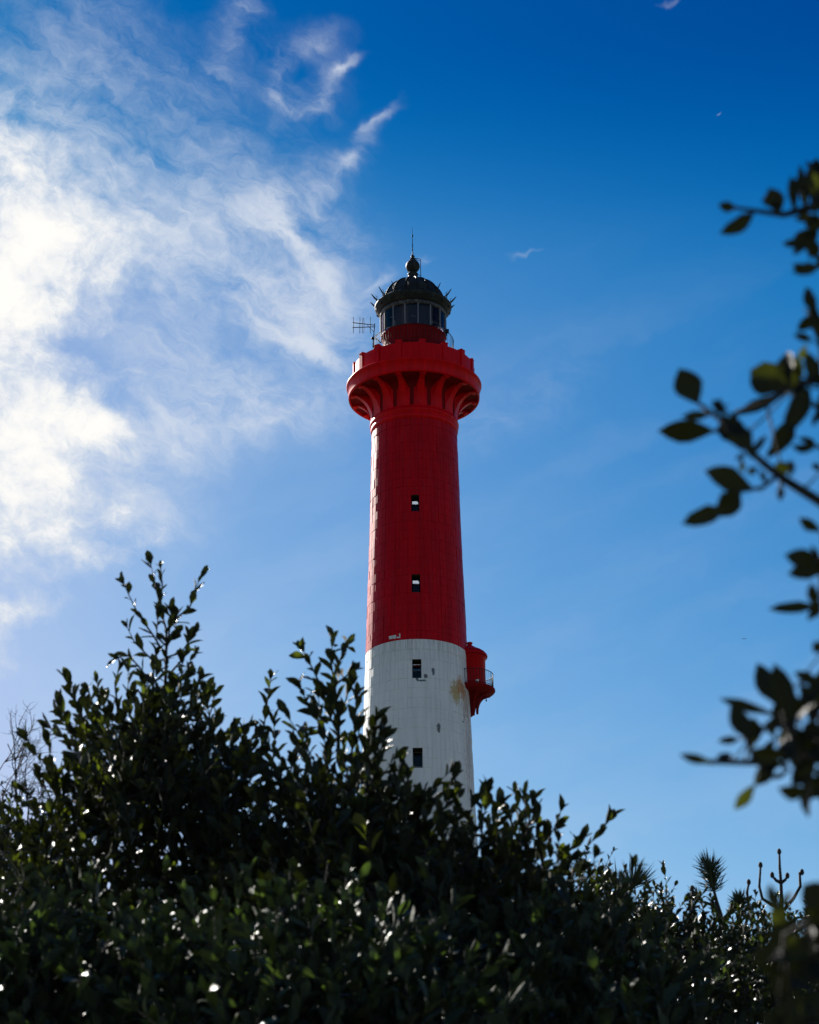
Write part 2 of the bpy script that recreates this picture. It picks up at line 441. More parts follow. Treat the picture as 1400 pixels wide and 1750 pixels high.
# ---- neck mouldings, capital and brackets
zn = lambda y: hz(y)
nk = MB(); k = px_m(735)
nk.lathe([(Rsh(Z_NECK) - .02, Z_NECK - .05), (2.36 * 72.8 / 72.8 if 0 else Rsh(Z_NECK) + .02, Z_NECK - .05), (74.6 * k, hz(739.5)), (74.9 * k, hz(736.5)), (73.9 * k, hz(735)), (73.9 * k, hz(733.5)),
          (75.9 * k, hz(732.2)), (76.2 * k, hz(729)), (75.2 * k, hz(726.2)), (74.0 * k, hz(725.5)), (73.8 * k, hz(723))], 96)
nk.build('neck_moulding', M_REDG, LH)
Z0, Z1 = hz(724), hz(682)                       # foot and head of the brackets
r_in = 73.6 * k; kr = px_m(675); r_out = 108.5 * kr
cv = MB(); prof = [(r_in - .02, Z0), (r_in, Z0 + .55 * (Z1 - Z0))]
for i in range(1, 9):                            # the soffit between the brackets
    q_ = i / 8 * math.pi / 2; prof.append((r_in + .38 * (1 - math.cos(q_)), Z0 + (.55 + .42 * math.sin(q_)) * (Z1 - Z0)))
prof += [(r_out + .02, Z1 + .02)]
cv.lathe(prof, 96); cv.build('coved_soffit', M_RED2, LH)  # shade between the brackets is put into this darker red
br = MB(); n = 12; P = []
for i in range(n + 1):
    t = i / n; ang = t * math.pi / 2
    r = r_in + (r_out - r_in) * (1 - math.cos(ang)); z = Z0 + (Z1 - .02 - Z0) * math.sin(ang)
    P.append((r, z, .29 + .46 * (1 - t) ** 3.0))
vs, fs = [], []
for i, (r, z, w) in enumerate(P):
    w *= .5; ri = min(r_in - .05 + (i / n) * (r_out - r_in) * .0, r); zt = Z1 + .08
    vs += [(-w, -r, z), (w, -r, z), (w * .92, -r, zt), (-w * .92, -r, zt)]
for i in range(n):
    o = 4 * i
    for j in range(4): fs.append((o + j, o + (j + 1) % 4, o + 4 + (j + 1) % 4, o + 4 + j))
fs += [(3, 2, 1, 0), (4 * n, 4 * n + 1, 4 * n + 2, 4 * n + 3)]
br.add(vs, fs); br.box((0, -r_out + .10, Z1 - .05), (.34, .22, .14)); brm = br.mesh('bracket', M_REDG)
for i in range(N16):
    o = link('bracket', brm, LH); o.rotation_euler.z = OFF + i * 2 * math.pi / N16
# rim of the gallery
rm = MB(); K = px_m(675)
rb = 111.8 * K; zb, zt = hz(683.5), hz(662)
rm.lathe([(r_in, Z1 + .09), (rb - .10, Z1 + .085), (rb - .09, zb), (rb, zb), (rb + .01, zb + .10), (rb + .015, zt - .16), (rb + .06, zt - .13), (115.2 * K, zt - .07), (115.8 * K, zt), (115.0 * K, zt + .03), (2.0, zt + .05)], 128)
rm.build('gallery_rim', M_REDG, LH)
# parapet: sixteen panels between taller pilasters
zp0, zp1 = zt + .03, hz(631.0); rp = 103.6 * K; half = math.pi / N16
for i in range(N16):
    a = OFF + (i + .5) * 2 * half; g = .13 / rp
    m = MB(); ns = 5; prev = None
    for s_ in range(ns):
        a0_, a1_ = -half + g + (2 * half - 2 * g) * s_ / ns, -half + g + (2 * half - 2 * g) * (s_ + 1) / ns
        ro, ri = rp - .03, rp - .20
        m.hexa([pol(ri, a0_, zp0), pol(ri, a1_, zp0), pol(ro, a1_, zp0), pol(ro, a0_, zp0)][::-1] + [pol(ri, a0_, zp1), pol(ri, a1_, zp1), pol(ro, a1_, zp1), pol(ro, a0_, zp1)][::-1])
    o = link('parapet_panel', m.mesh('parapet_panel', M_REDG), LH); o.rotation_euler.z = a
pl = MB(); pl.box((0, -(rp - .10), (zp0 + zp1 + .13) / 2), (.32, .28, zp1 + .13 - zp0)); pl.box((0, -(rp - .10), zp1 + .145), (.35, .31, .04))
plm = pl.mesh('pilaster', M_REDG)
for i in range(N16):
    o = link('pilaster', plm, LH); o.rotation_euler.z = OFF + i * 2 * half

# ---- lantern floor, drum, railing
KL = px_m(580); zf = hz(616); zd = hz(578)
ld = MB(); r1_ = 52.5 * KL
ld.lathe([(68.5 * KL, zf - .35), (70.5 * KL, zf - .1), (70.5 * KL, zf), (r1_ + .09, zf + .01), (r1_ + .09, zf + .14), (r1_, zf + .18), (r1_, zd - .12), (r1_ + .1, zd - .06), (r1_ + .12, zd), (1.0, zd + .01)], 96)
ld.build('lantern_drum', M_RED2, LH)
ws = MB(); ws.lathe([(60 * KL, zt), (60 * KL, zf - .2)], 64); ws.build('watch_room_wall', M_RED, LH)
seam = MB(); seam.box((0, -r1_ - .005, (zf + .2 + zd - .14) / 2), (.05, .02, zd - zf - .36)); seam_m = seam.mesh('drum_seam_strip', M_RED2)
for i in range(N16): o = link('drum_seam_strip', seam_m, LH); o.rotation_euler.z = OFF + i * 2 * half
rr_ = 68.3 * KL; zr1 = hz(585.0)
rl = MB(); rl.lathe([(rr_ + .02 * math.cos(t * math.pi / 3), zr1 + .02 * math.sin(t * math.pi / 3)) for t in range(6)], 96, closed=True)
RAIL = rl.build('lantern_railing', M_IRON, LH)
rl = MB(); rl.lathe([(rr_ + .012 * math.cos(t * math.pi / 2), zf + .10 + .012 * math.sin(t * math.pi / 2)) for t in range(4)], 96, closed=True); rl.build('lower_rail', M_IRON, RAIL)
bl = MB(); bl.tube([(0, -rr_, zf - .02), (0, -rr_, zr1)], .012, 5); blm = bl.mesh('baluster', M_IRON)
for i in range(72):
    o = link('baluster', blm, RAIL); o.rotation_euler.z = i * 2 * math.pi / 72 + .03

# ---- glazed lantern
zg0, zg1 = zd, hz(544); rg = 55.9 * px_m(550)
M_LGLASS = bpy.data.materials.new('lantern_glass'); M_LGLASS.use_nodes = True; into(M_LGLASS)
g1_ = M_LGLASS.node_tree.nodes['Principled BSDF']; g1_.inputs['Base Color'].default_value = (.80, .86, .90, 1)
g1_.inputs['Roughness'].default_value = .03; g1_.inputs['Transmission Weight'].default_value = 1.0; g1_.inputs['IOR'].default_value = 1.3
M_MULL, t_, b_ = material('grey_mullion', (.22, .23, .24), .4, metal=.3)
ribm = MB(); ribm.box((0, -rg, (zg0 + zg1) / 2), (.042, .09, zg1 - zg0)); ribm = ribm.mesh('mullion', M_MULL)
for i in range(N16):
    o = link('mullion', ribm, LH); o.rotation_euler.z = OFF + i * 2 * half
    m = MB(); ns = 4
    for s_ in range(ns):
        a0_, a1_ = -half + (2 * half) * s_ / ns, -half + 2 * half * (s_ + 1) / ns
        m.add([pol(rg - .02, a0_, zg0), pol(rg - .02, a1_, zg0), pol(rg - .02, a1_, zg1), pol(rg - .02, a0_, zg1)], [(0, 1, 2, 3)], True)
    if i == 0: pane_m = m.mesh('glass_pane', M_LGLASS)
    o = link('glass_pane', pane_m, LH); o.rotation_euler.z = OFF + (i + .5) * 2 * half
tr = MB(); tr.tube([(-rg * .70, -rg * .62, zg0 + .72), (0, -rg * .9, zg0 + .52), (rg * .75, -rg * .56, zg0 + .12 + .2)], .018, 5); tr.build('cable', M_MULL, LH)
# the optic and its stand, dim behind the glass
M_OPT, t_, b_ = material('optic_bronze', (.10, .09, .07), .4)
op = MB(); op.lathe([(.25, zg0 - .1), (.30, zg0 + .25), (.55, zg0 + .35), (.75, zg0 + .6), (.80, zg0 + .95), (.72, zg0 + 1.2), (.4, zg0 + 1.45), (.1, zg0 + 1.6)], 24)
op.build('optic', M_OPT, LH)
cur = MB(); cur.lathe([(rg - .22, zg0), (rg - .22, zg1 + .1)], 48)
M_CUR, t_, b_ = material('drawn_lantern_curtain', (.045, .05, .06), .9)
vs = cur.v; keep = []
for fi, f in enumerate(cur.f):
    a_ = 2 * math.pi * (fi % 48 + .5) / 48
    keep.append(abs(((a_ + math.pi) % (2 * math.pi)) - math.pi) < R_(34))
cur.f = [f for f, q in zip(cur.f, keep) if q]; cur.sm = [True] * len(cur.f)
cur.build('blackout_curtain', M_CUR, LH)

# ---- frieze, cornice, dome
M_COP, t_, b_ = material('dark_bronze_roof', (.022, .028, .024), .5, spec=.2); into(M_COP)
co = obj_co(); x, y, z = split(co); nn = noise(vec(x * 2, y * 2, z * .8), 1.5, 6, .65); n2 = noise(co, 12, 4, .6)
lnk(mixc(sstep(nn, .45, .72) * .8, (.012, .015, .014), (.036, .052, .044)), b_.inputs['Base Color']); lnk(.42 + nn * .3, b_.inputs['Roughness']); bump(b_, n2, .3, .02)
M_COPL, t_, b_ = material('verdigris_frieze', (.05, .06, .05), .5); into(M_COPL)
co = obj_co(); nn = noise(co, 5, 5, .6); lnk(mixc(sstep(nn, .5, .6) * .7, (.015, .016, .015), (.10, .11, .09)), b_.inputs['Base Color'])
fz = MB(); kc = px_m(535)
z_c0, z_c1, z_c2 = hz(544), hz(537.5), hz(526)
fz.lathe([(rg - .03, z_c0 - .02), (rg + .03, z_c0), (rg + .03, z_c0 + .30), (rg, z_c0 + .33)], 64); fz.build('frieze', M_COPL, LH)
cn = MB(); rc = 65.5 * kc
cn.lathe([(rg - .05, z_c0 + .24), (rg + .06, z_c0 + .245), (rg + .10, z_c0 + .30), (rg + .20, z_c1 + .16), (rc - .10, z_c1 + .22), (rc - .04, z_c1 + .26), (rc, z_c2 - .06), (rc + .02, z_c2), (rc - .02, z_c2 + .05), (rc - .25, z_c2 + .10), (1.7, z_c2 + .22)], 96)
cn.build('cornice', M_COP, LH)
cs = MB(); cs.box((0, -rc + .16, z_c1 + .22), (.12, .24, .10)); csm = cs.mesh('cornice_block', M_COP)
for i in range(N16): o = link('cornice_block', csm, LH); o.rotation_euler.z = OFF + i * 2 * half
dm = MB(); zc = hz(528); Rd = 54.5 * kc; pr = []
pr = [(rc - .22, z_c2 + .08), (rc - .20, z_c2 + .20), (Rd + .10, z_c2 + .26), (Rd + .02, z_c2 + .30)]
for i in range(2, 15):
    t = i / 15 * math.pi / 2; pr.append((Rd * math.cos(t), zc + Rd * math.sin(t)))
lobes = lambda a: 1 + .012 * (1 - abs(math.sin((a - OFF) * 8)) ** .5 * 2)
dm.lathe(pr, 192, rib=lobes); dome = dm.build('dome', M_COP, LH)
rbm = MB(); rbm.tube([(0, -(Rd * 1.02) * math.cos(t / 14 * math.pi / 2), zc + (Rd * 1.02) * math.sin(t / 14 * math.pi / 2)) for t in range(2, 14)], .035, 5); rbmm = rbm.mesh('dome_rib', M_COP)
for i in range(N16): o = link('dome_rib', rbmm, LH); o.rotation_euler.z = OFF + i * 2 * half
# cresting: a pierced upcurved leaf over every bay
cr = MB()
def leafplate(pts, th=.03):
    n = len(pts); v = [(-th / 2, p[0], p[1]) for p in pts] + [(th / 2, p[0], p[1]) for p in pts]
    cr.add(v, [tuple(range(n - 1, -1, -1)), tuple(range(n, 2 * n))] + [(i, (i + 1) % n, n + (i + 1) % n, n + i) for i in range(n)])
b0 = -rc + .04
cr.tube([(0, b0 + .30, z_c2 + .02), (0, b0 + .14, z_c2 + .16), (0, b0 - .02, z_c2 + .24), (0, b0 - .16, z_c2 + .38), (0, b0 - .30, z_c2 + .55)], [.03, .03, .03, .022, .005], 6)
cr.tube([(0, b0 + .05, z_c2 - .02), (0, b0 - .02, z_c2 + .12), (0, b0 - .10, z_c2 + .26)], [.018, .018, .018], 5)
cr.tube([(0, b0 - .05, z_c2 + .22), (0, b0 + .02, z_c2 + .34), (0, b0 - .02, z_c2 + .44), (0, b0 - .10, z_c2 + .46)], [.02, .02, .015, .005], 5)
leafplate([(b0 - .04, z_c2 + .20), (b0 - .14, z_c2 + .25), (b0 - .36, z_c2 + .56), (b0 - .18, z_c2 + .42), (b0 - .08, z_c2 + .34)], .02)
cr.tube([(-.12, b0 + .06, z_c2), (-.07, b0 + .0, z_c2 + .14), (0, b0 - .06, z_c2 + .22), (.07, b0 + .0, z_c2 + .14), (.12, b0 + .06, z_c2)], .022, 5)
crm = cr.mesh('cresting_leaf', M_COP)
for i in range(N16): o = link('cresting_leaf', crm, LH); o.rotation_euler.z = OFF + (i + .35) * 2 * half

# ---- ventilator ball, finial and ladder
kt = px_m(455); vb = MB(); zb_ = hz(455.2); RB = 12.1 * kt
vb.lathe([(.62, hz(484)), (.36, hz(478)), (.29, hz(473.5)), (.26, hz(470.5)), (.30, hz(469.5)), (.31, hz(468.5)), (.24, hz(467.6)), (.23, hz(466.4))], 32)
vb.build('ventilator_neck', M_COP, dome)
bb_ = MB(); pr = []
for i in range(1, 16):
    t = -math.pi / 2 + math.pi * (i + .6) / 16.4; pr.append((RB * math.cos(t), zb_ + RB * math.sin(t)))
pr += [(.15, hz(443.5)), (.17, hz(442.8)), (.15, hz(442)), (.05, hz(441.5)), (.10, hz(439.5)), (.115, hz(438)), (.06, hz(436.2)), (.035, hz(434)), (.028, hz(430))]
bb_.lathe(pr, 32); bb_.build('ventilator_ball', M_COP, LH)
rd = MB(); rd.tube([(0, 0, hz(432)), (0, 0, hz(404)), (0, 0, hz(388))], [.030, .016, .006], 6); rd.ball((0, 0, hz(403)), .055, 10, 8)
rd.box((0, 0, hz(419)), (.12, .02, .02)); rd.box((0, 0, hz(419)), (.02, .12, .02)); rd.ball((0, 0, hz(426)), .04, 8, 6); rd.build('lightning_rod', M_IRON, LH)
lad = MB(); xl = 13.4 * kt
for dy in (-.11, .11): lad.tube([(xl, dy, hz(474)), (xl, dy, hz(444.5)), (.15, dy * .6, hz(442.2))], .022, 5)
for q in range(7): z_ = hz(472.5 - q * 4.4); lad.tube([(xl, -.11, z_), (xl, .11, z_)], .013, 4)
lad.tube([(xl, 0, hz(471)), (.26, 0, hz(469.5))], .02, 5); lad.build('ladder', M_IRON, LH)

# ---- radio antenna clamped on the lantern railing (a thing of its own)
def tw(px, py, Y): v = at(px, py, Y); return (v.x - TX, v.y - YT, v.z)
an0 = empty('antenna', (TX, YT, 0)); tag(an0, 'dark aerial with upright rods clamped to the left of the lantern railing', 'antenna')
ya = YT - .25
P_ = lambda x, y, d=0: tw(x, y, ya + d)
mm = MB(); mm.tube([P_(637.5, 594), P_(638.2, 579), P_(640.4, 556.5), P_(640.4, 553)], .028, 6); mm.tube([P_(636, 577), P_(643, 578.5), P_(651, 586)], .035, 6)
mm.tube([P_(640, 575), P_(648, 569)], .02, 5); mm.ball(P_(637, 578), .09, 8, 6); mm.build('mast', M_IRON, an0)
for y0, y1 in ((551.3, 555.6), (559.7, 558.4)):
    m = MB(); m.tube([P_(602.8, y0), P_(641, y1)], .024, 6); m.build('boom', M_IRON, an0)
for x_ in (604.3, 615.3, 633.3):
    m = MB(); m.tube([P_(x_, 541.8), P_(x_ - .3, 569.5)], .016, 5); m.build('antenna_rod', M_IRON, an0)
m = MB(); loop = [P_(620.7 + 1.5 * math.sin(t / 12 * 2 * math.pi), 556.3 - 12.8 * (1 if math.cos(t / 12 * 2 * math.pi) > 0 else -1) * abs(math.cos(t / 12 * 2 * math.pi)) ** .35) for t in range(13)]
m.tube(loop, .014, 5, caps=False); m.build('folded_dipole', M_IRON, an0)
m = MB(); m.tube([P_(628, 556), P_(639, 567)], .014, 4); m.build('brace', M_IRON, an0)
# a small camera box on the right of the same railing
sb = MB(); c_ = tw(764, 566, YT - .8); sb.box(c_, (.22, .25, .16)); sb.box((c_[0] - .02, c_[1], c_[2] - .17), (.06, .06, .2)); sb.build('sensor_box', M_IRON, LH)

# ---- side turret with its little balcony
TU = empty('turret', (0, 0, 0)); TU.parent = LH
az = R_(91); kk = px_m(1140); ra = Rsh(hz(1140)); ca_ = (math.sin(az) * ra * 1.04, -math.cos(az) * ra)
m = MB(); hzt = lambda y: hz(y + 1)
rbdy = 26.3 * kk
m.lathe([(rbdy, hzt(1181)), (rbdy, hzt(1179)), (rbdy, hzt(1128)), (rbdy + .05, hzt(1126.5)), (rbdy + .05, hzt(1124)), (rbdy, hzt(1122))], 48, c=ca_); 
m.build('turret_wall', M_RED, TU, label='round red turret wall')
m = MB(); m.lathe([(rbdy, hzt(1122.5)), (29.6 * kk, hzt(1124.5)), (30.4 * kk, hzt(1122.5)), (29.6 * kk, hzt(1119.5)), (26 * kk, hzt(1115.5)), (20 * kk, hzt(1111.5)), (13 * kk, hzt(1108.5)), (8 * kk, hzt(1105)), (4.3 * kk, hzt(1103)), (3.6 * kk, hzt(1101)), (5.2 * kk, hzt(1099.3)), (5.0 * kk, hzt(1097.8)), (2.5 * kk, hzt(1096.8)), (.01, hzt(1096.5))], 48, c=ca_)
m.build('turret_roof', M_RED, TU)
rdk = 42 * kk; zdk = hzt(1178)
m = MB(); m.lathe([(rbdy, zdk), (rdk - .06, zdk), (rdk, zdk - .04), (rdk + .01, zdk - .12), (rdk - .06, zdk - .20), (rdk - .2, zdk - .27), (rbdy * .80, zdk - .34), (rbdy * .56, zdk - .52), (rbdy * .40, zdk - .80), (rbdy * .31, zdk - 1.10), (rbdy * .27, zdk - 1.28), (.18, zdk - 1.38), (.10, zdk - 1.46), (.03, zdk - 1.52)], 48, c=ca_)
m.build('turret_corbel', M_RED2, TU)  # darker red paints in the shadow under the balcony
for q in range(8):
    aa = R_(20) + q * math.pi / 4
    m = MB(); pts = []
    for i in range(9):
        t = i / 8 * math.pi / 2; rr2 = .36 + (rdk - .22 - .36) * (1 - math.cos(t)); zz2 = zdk - 1.22 + (1.22 - .26) * math.sin(t)
        pts.append((ca_[0] + rr2 * math.sin(aa), ca_[1] - rr2 * math.cos(aa), zz2))
    m.tube(pts, .075, 6); m.ball((ca_[0] + (rdk - .42) * math.sin(aa), ca_[1] - (rdk - .42) * math.cos(aa), zdk - .52), .045, 8, 6)
    m.tube([(ca_[0] + (rdk - .42) * math.sin(aa), ca_[1] - (rdk - .42) * math.cos(aa), zdk - .5), (ca_[0] + (rdk - .42) * math.sin(aa), ca_[1] - (rdk - .42) * math.cos(aa), zdk - .22)], .02, 5)
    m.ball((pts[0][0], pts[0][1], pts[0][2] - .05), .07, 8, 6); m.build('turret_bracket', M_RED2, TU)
rrl = rdk - .09; zrl = hzt(1154)
m = MB(); m.lathe([(rrl + .02 * math.cos(t * math.pi / 3), zrl + .02 * math.sin(t * math.pi / 3)) for t in range(6)], 64, c=ca_, closed=True)
m.lathe([(rrl + .015 * math.cos(t * math.pi / 2), zdk + .07 + .015 * math.sin(t * math.pi / 2)) for t in range(4)], 64, c=ca_, closed=True); m.build('balcony_rail', M_IRON, TU)
m = MB(); m.tube([(0, -rrl, zdk), (0, -rrl, zrl)], .012, 5); bm_ = m.mesh('balcony_baluster', M_IRON)
for q in range(48):
    aa = q * 2 * math.pi / 48
    px_, py_ = ca_[0] + rrl * math.sin(aa), ca_[1] - rrl * math.cos(aa)
    if math.hypot(px_, py_) < ra + .03: continue
    o = link('balcony_baluster', bm_, TU, loc=(ca_[0], ca_[1], 0)); o.rotation_euler.z = aa
m = MB(); la = R_(18); m.box((ca_[0] + (rrl - .1) * math.sin(la), ca_[1] - (rrl - .1) * math.cos(la), zdk + .12), (.16, .12, .14)); mw, t_, b_ = material('pale_lamp_housing', (.7, .68, .64), .4); m.build('lamp_housing', mw, TU)

# ================================================================ ground
M_SAND, t_, b_ = material('sandy_ground', (.22, .19, .13), .9); into(M_SAND); co = obj_co()
n1 = noise(co, .08, 6, .6); n2 = noise(co, 2.0, 6, .6)
lnk(mixc(sstep(n1, .32, .45), (.10, .09, .055), (.03, .042, .018)), b_.inputs['Base Color']); bump(b_, n2, .5, .05)
g = MB(); NG = 80; Lg = 3000
def gz(x, y): return -.2 + .35 * math.sin(x * .07 + 1) * math.cos(y * .05) * (1 if abs(x) < 200 and abs(y) < 200 else 0)
xs = [(-1 if i < NG / 2 else 1) * (abs(i - NG / 2) / (NG / 2)) ** 3 * Lg for i in range(NG + 1)]
vs = [(x, y, gz(x, y)) for y in xs for x in xs]
fs = [(j * (NG + 1) + i, j * (NG + 1) + i + 1, (j + 1) * (NG + 1) + i + 1, (j + 1) * (NG + 1) + i) for j in range(NG) for i in range(NG)]
g.add(vs, fs, True); o = g.build('ground', M_SAND); o['kind'] = 'structure'

# ================================================================ vegetation
def leaf_material(name, top, under, rough, trans):
    m = bpy.data.materials.new(name); m.use_nodes = True; into(m); t = m.node_tree
    b = t.nodes['Principled BSDF']; outn = t.nodes['Material Output']
    geo = t.nodes.new('ShaderNodeNewGeometry'); oi = t.nodes.new('ShaderNodeObjectInfo')
    pos = geo.outputs['Position']; n1 = noise(pos, 9, 2, .5); n2 = noise(pos, 2.2, 2, .5)
    var = sstep(n1, .3, .7)
    ct = mixc(var, top, tuple(v * 1.7 for v in top)); ct = mixc(sstep(n2, .56, .72) * .7, ct, (top[0] * 3.4, top[1] * 2.8, top[2] * .8))
    c = mixc(E(geo.outputs['Backfacing']), ct, under)
    lnk(c, b.inputs['Base Color']); b.inputs['Roughness'].default_value = rough; b.inputs['Specular IOR Level'].default_value = .20
    lnk(rough + E(geo.outputs['Backfacing']) * .35, b.inputs['Roughness'])
    bump(b, noise(pos, 170, 2, .5), .55, .004)
    tl = t.nodes.new('ShaderNodeBsdfTranslucent'); tl.inputs[0].default_value = (*trans, 1)
    mx = t.nodes.new('ShaderNodeMixShader'); lnk(.03 + .40 * sstep(noise(pos, 16, 1, .5), .60, .70), mx.inputs[0])
    t.links.new(b.outputs[0], mx.inputs[1]); t.links.new(tl.outputs[0], mx.inputs[2]); t.links.new(mx.outputs[0], outn.inputs[0])
    return m
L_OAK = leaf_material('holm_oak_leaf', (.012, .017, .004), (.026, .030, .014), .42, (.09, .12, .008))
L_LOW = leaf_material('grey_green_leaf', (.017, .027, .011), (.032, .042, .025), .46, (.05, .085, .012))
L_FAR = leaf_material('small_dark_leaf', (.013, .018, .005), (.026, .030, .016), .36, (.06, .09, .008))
L_PINE, t_, b_ = material('pine_needle', (.022, .034, .014), .5)
M_BARK, t_, b_ = material('grey_brown_bark', (.020, .016, .013), .85); into(M_BARK); co = obj_co(); n1 = noise(co, 60, 3, .6)
bump(b_, n1, .5, .004)

# leaf shapes: a pointed oval folded along its midrib, bent and slightly wavy (unit length along +Y, normal +Z)
def leaf_geo(width, curl, fold, wave, seed, ns=5):
    r0 = random.Random(seed); vs = []; prof = [0.06, .62, .98, 1.0, .72, .0][:ns + 1] if ns == 5 else [.08, .9, .95, 0.0]
    n = len(prof); ts = [i / (n - 1) for i in range(n)]
    ts = [t ** .9 for t in ts]
    for t, p in zip(ts, prof):
        w = width / 2 * p * (1 + r0.uniform(-.10, .10)); z = -curl * t * t
        x = r0.uniform(-.02, .02)
        vs += [(x - w, t, z + fold * w + r0.uniform(-wave, wave)), (x, t, z), (x + w, t, z + fold * w + r0.uniform(-wave, wave))]
    fs = []
    for i in range(n - 1):
        for s_ in (0, 1):
            a = 3 * i + s_
            fs.append((a, a + 1, a + 4, a + 3))
    # petiole
    o = len(vs); vs += [(-.012, -.14, .02), (.012, -.14, .02), (.014, .02, 0), (-.014, .02, 0)]; fs.append((o, o + 1, o + 2, o + 3))
    return np.array(vs, float), fs
LEAVES = [leaf_geo(w, c, f, .022, k) for k, (w, c, f) in enumerate(((.38, .10, .35), (.46, .22, .25), (.35, .02, .5), (.41, .35, .3), (.50, -.08, .4), (.38, .16, .6)))]
SMALL = [leaf_geo(w, c, f, .01, k + 20, 3) for k, (w, c, f) in enumerate(((.46, .1, .35), (.52, .25, .3), (.40, 0, .5), (.55, .3, .4)))]
def leaf_meshes(geos, nm, mat):
    out_ = []
    for v, f in geos:
        me = bpy.data.meshes.new(nm); me.from_pydata([tuple(p) for p in v], [], f)
        me.polygons.foreach_set('use_smooth', [True] * len(f)); me.materials.append(mat); me.update(); out_.append(me)
    return out_
def frame_from(d, nrm):
    """rows: x, y(=d), z(=normal) as a 3x3 of columns"""
    d = d.normalized(); z = (nrm - d * nrm.dot(d))
    z = z.normalized() if z.length > 1e-4 else d.orthogonal().normalized()
    x = d.cross(z)
    return x, d, z

class Plant:
    """collects the leaves (as placements) and stems (tubes) of one plant"""
    def __init__(s, seed): s.L = []; s.stems = MB(); s.r = random.Random(seed)
    def leaf(s, p, d, nrm, size, wf=1.0): s.L.append((Vector(p), Vector(d), Vector(nrm), size, wf, s.r.random()))
    def stem(s, pts, r0, r1, n=5):
        k = len(pts); s.stems.tube(pts, [r0 + (r1 - r0) * i / (k - 1) for i in range(k)], n)
    def shoot(s, base, d, length, size, n, stem_r=.0016, sag=0.0, tipn=3):
        """a leafy twig"""
        r = s.r; d = Vector(d).normalized(); pts = [Vector(base)]; k = 4
        bend = Vector((r.gauss(0, .18), r.gauss(0, .18), r.gauss(.05, .12)))
        dd = d.copy()
        for i in range(k):
            dd = (dd + bend * .5).normalized(); pts.append(pts[-1] + dd * (length / k))
        s.stem(pts, stem_r, stem_r * .5, 4)
        ph = r.uniform(0, 6.28)
        for i in range(n):
            t = .12 + .88 * (i + r.random() * .4) / n; f = t * k; j = min(int(f), k - 1); p = pts[j].lerp(pts[j + 1], min(1, f - j))
            ax = (pts[j + 1] - pts[j]).normalized(); u = ax.orthogonal().normalized(); v = ax.cross(u)
            ph += 2.4 + r.gauss(0, .3); out_ = u * math.cos(ph) + v * math.sin(ph)
            op = r.uniform(.40, 1.0) * (1 - .35 * t)
            ld = ax * math.cos(op) + out_ * math.sin(op); nn = ax * math.sin(op) - out_ * math.cos(op)
            nn = (nn + Vector((r.gauss(0, .25), r.gauss(0, .25), r.gauss(.1, .25))))
            s.leaf(p, ld, nn, size * r.uniform(.48, 1.2) * (1 - .25 * max(0, t - .8) * 2))
        for i in range(tipn):
            ax = dd; u = ax.orthogonal().normalized(); v = ax.cross(u); ph += 2.1
            out_ = u * math.cos(ph) + v * math.sin(ph); op = r.uniform(.1, .55)
            s.leaf(pts[-1], ax * math.cos(op) + out_ * math.sin(op), out_ * -1 + ax * .3, size * r.uniform(.5, .95))
    def finish(s, root, geos, meshes, mat, single, stem_name='branches'):
        """the leaves that show largest become parts, the rest one mesh of leaves"""
        if s.stems.v: s.stems.build(stem_name, M_BARK, root)
        org = root.location
        def key(q):
            p = q[0]; return (p - EYE).length / q[3] - q[6]
        order = [q + (0,) for q in s.L]
        # leaves that face the lens openly: on the skyline or at the front of the plant
        def score(q):
            p = q[0]; v = p - EYE; el = v.z / v.y
            return s.front(p) if hasattr(s, 'front') else -v.length
        order.sort(key=score, reverse=True)
        sing, rest = order[:single], order[single:]
        for q in sing:
            p, d, nr, size, wf, rnd, _ = q
            x, y, z = frame_from(d, nr); k = int(rnd * len(meshes)) % len(meshes)
            o = bpy.data.objects.new('leaf', meshes[k]); COL.objects.link(o); o.parent = root
            M = Matrix.Identity(4)
            for c_, a_, sc in ((0, x, size * wf), (1, y, size), (2, z, size)):
                for r_i in range(3): M[r_i][c_] = a_[r_i] * sc
            M.translation = p - org; o.matrix_local = M
        if rest:
            V, Fc = [], []; base = 0; loops = []
            by = [[] for _ in geos]
            for q in rest:
                p, d, nr, size, wf, rnd, _ = q; x, y, z = frame_from(d, nr)
                by[int(rnd * len(geos)) % len(geos)].append((x * size * wf, y * size, z * size, p - org))
            for (gv, gf), L in zip(geos, by):
                if not L: continue
                A = np.array([[list(a), list(b), list(c)] for a, b, c, _ in L]); T = np.array([list(t) for *_, t in L])
                P = np.einsum('vk,nkj->nvj', gv, A) + T[:, None, :]
                f = np.array(gf)[None] + (np.arange(len(L)) * len(gv))[:, None, None] + base
                V.append(P.reshape(-1, 3)); Fc.append(f.reshape(-1, 4)); base += len(L) * len(gv)
            V = np.concatenate(V); Fc = np.concatenate(Fc)
            me = bpy.data.meshes.new('leaves'); me.vertices.add(len(V)); me.vertices.foreach_set('co', V.ravel())
            me.loops.add(Fc.size); me.loops.foreach_set('vertex_index', Fc.ravel().astype(np.int32))
            me.polygons.add(len(Fc)); me.polygons.foreach_set('loop_start', np.arange(0, Fc.size, 4, dtype=np.int32))
            me.polygons.foreach_set('use_smooth', np.ones(len(Fc), bool)); me.update(calc_edges=True); me.validate()
            me.materials.append(mat); o = link('leaves', me, root); o['kind'] = 'stuff'

def in_thin(p, thin):                                  # openings in the crown where the sky glints through
    for px, py, rad in thin:
        d = ray(px, py); q = EYE + d * (p.y / d.y)
        if math.hypot(q.x - p.x, q.z - p.z) < rad * p.y / FPX: return True
    return False
def poly_el(sky_, px):                                 # skyline height in the photograph at column px
    return float(np.interp(px, [p[0] for p in sky_], [p[1] for p in sky_]))

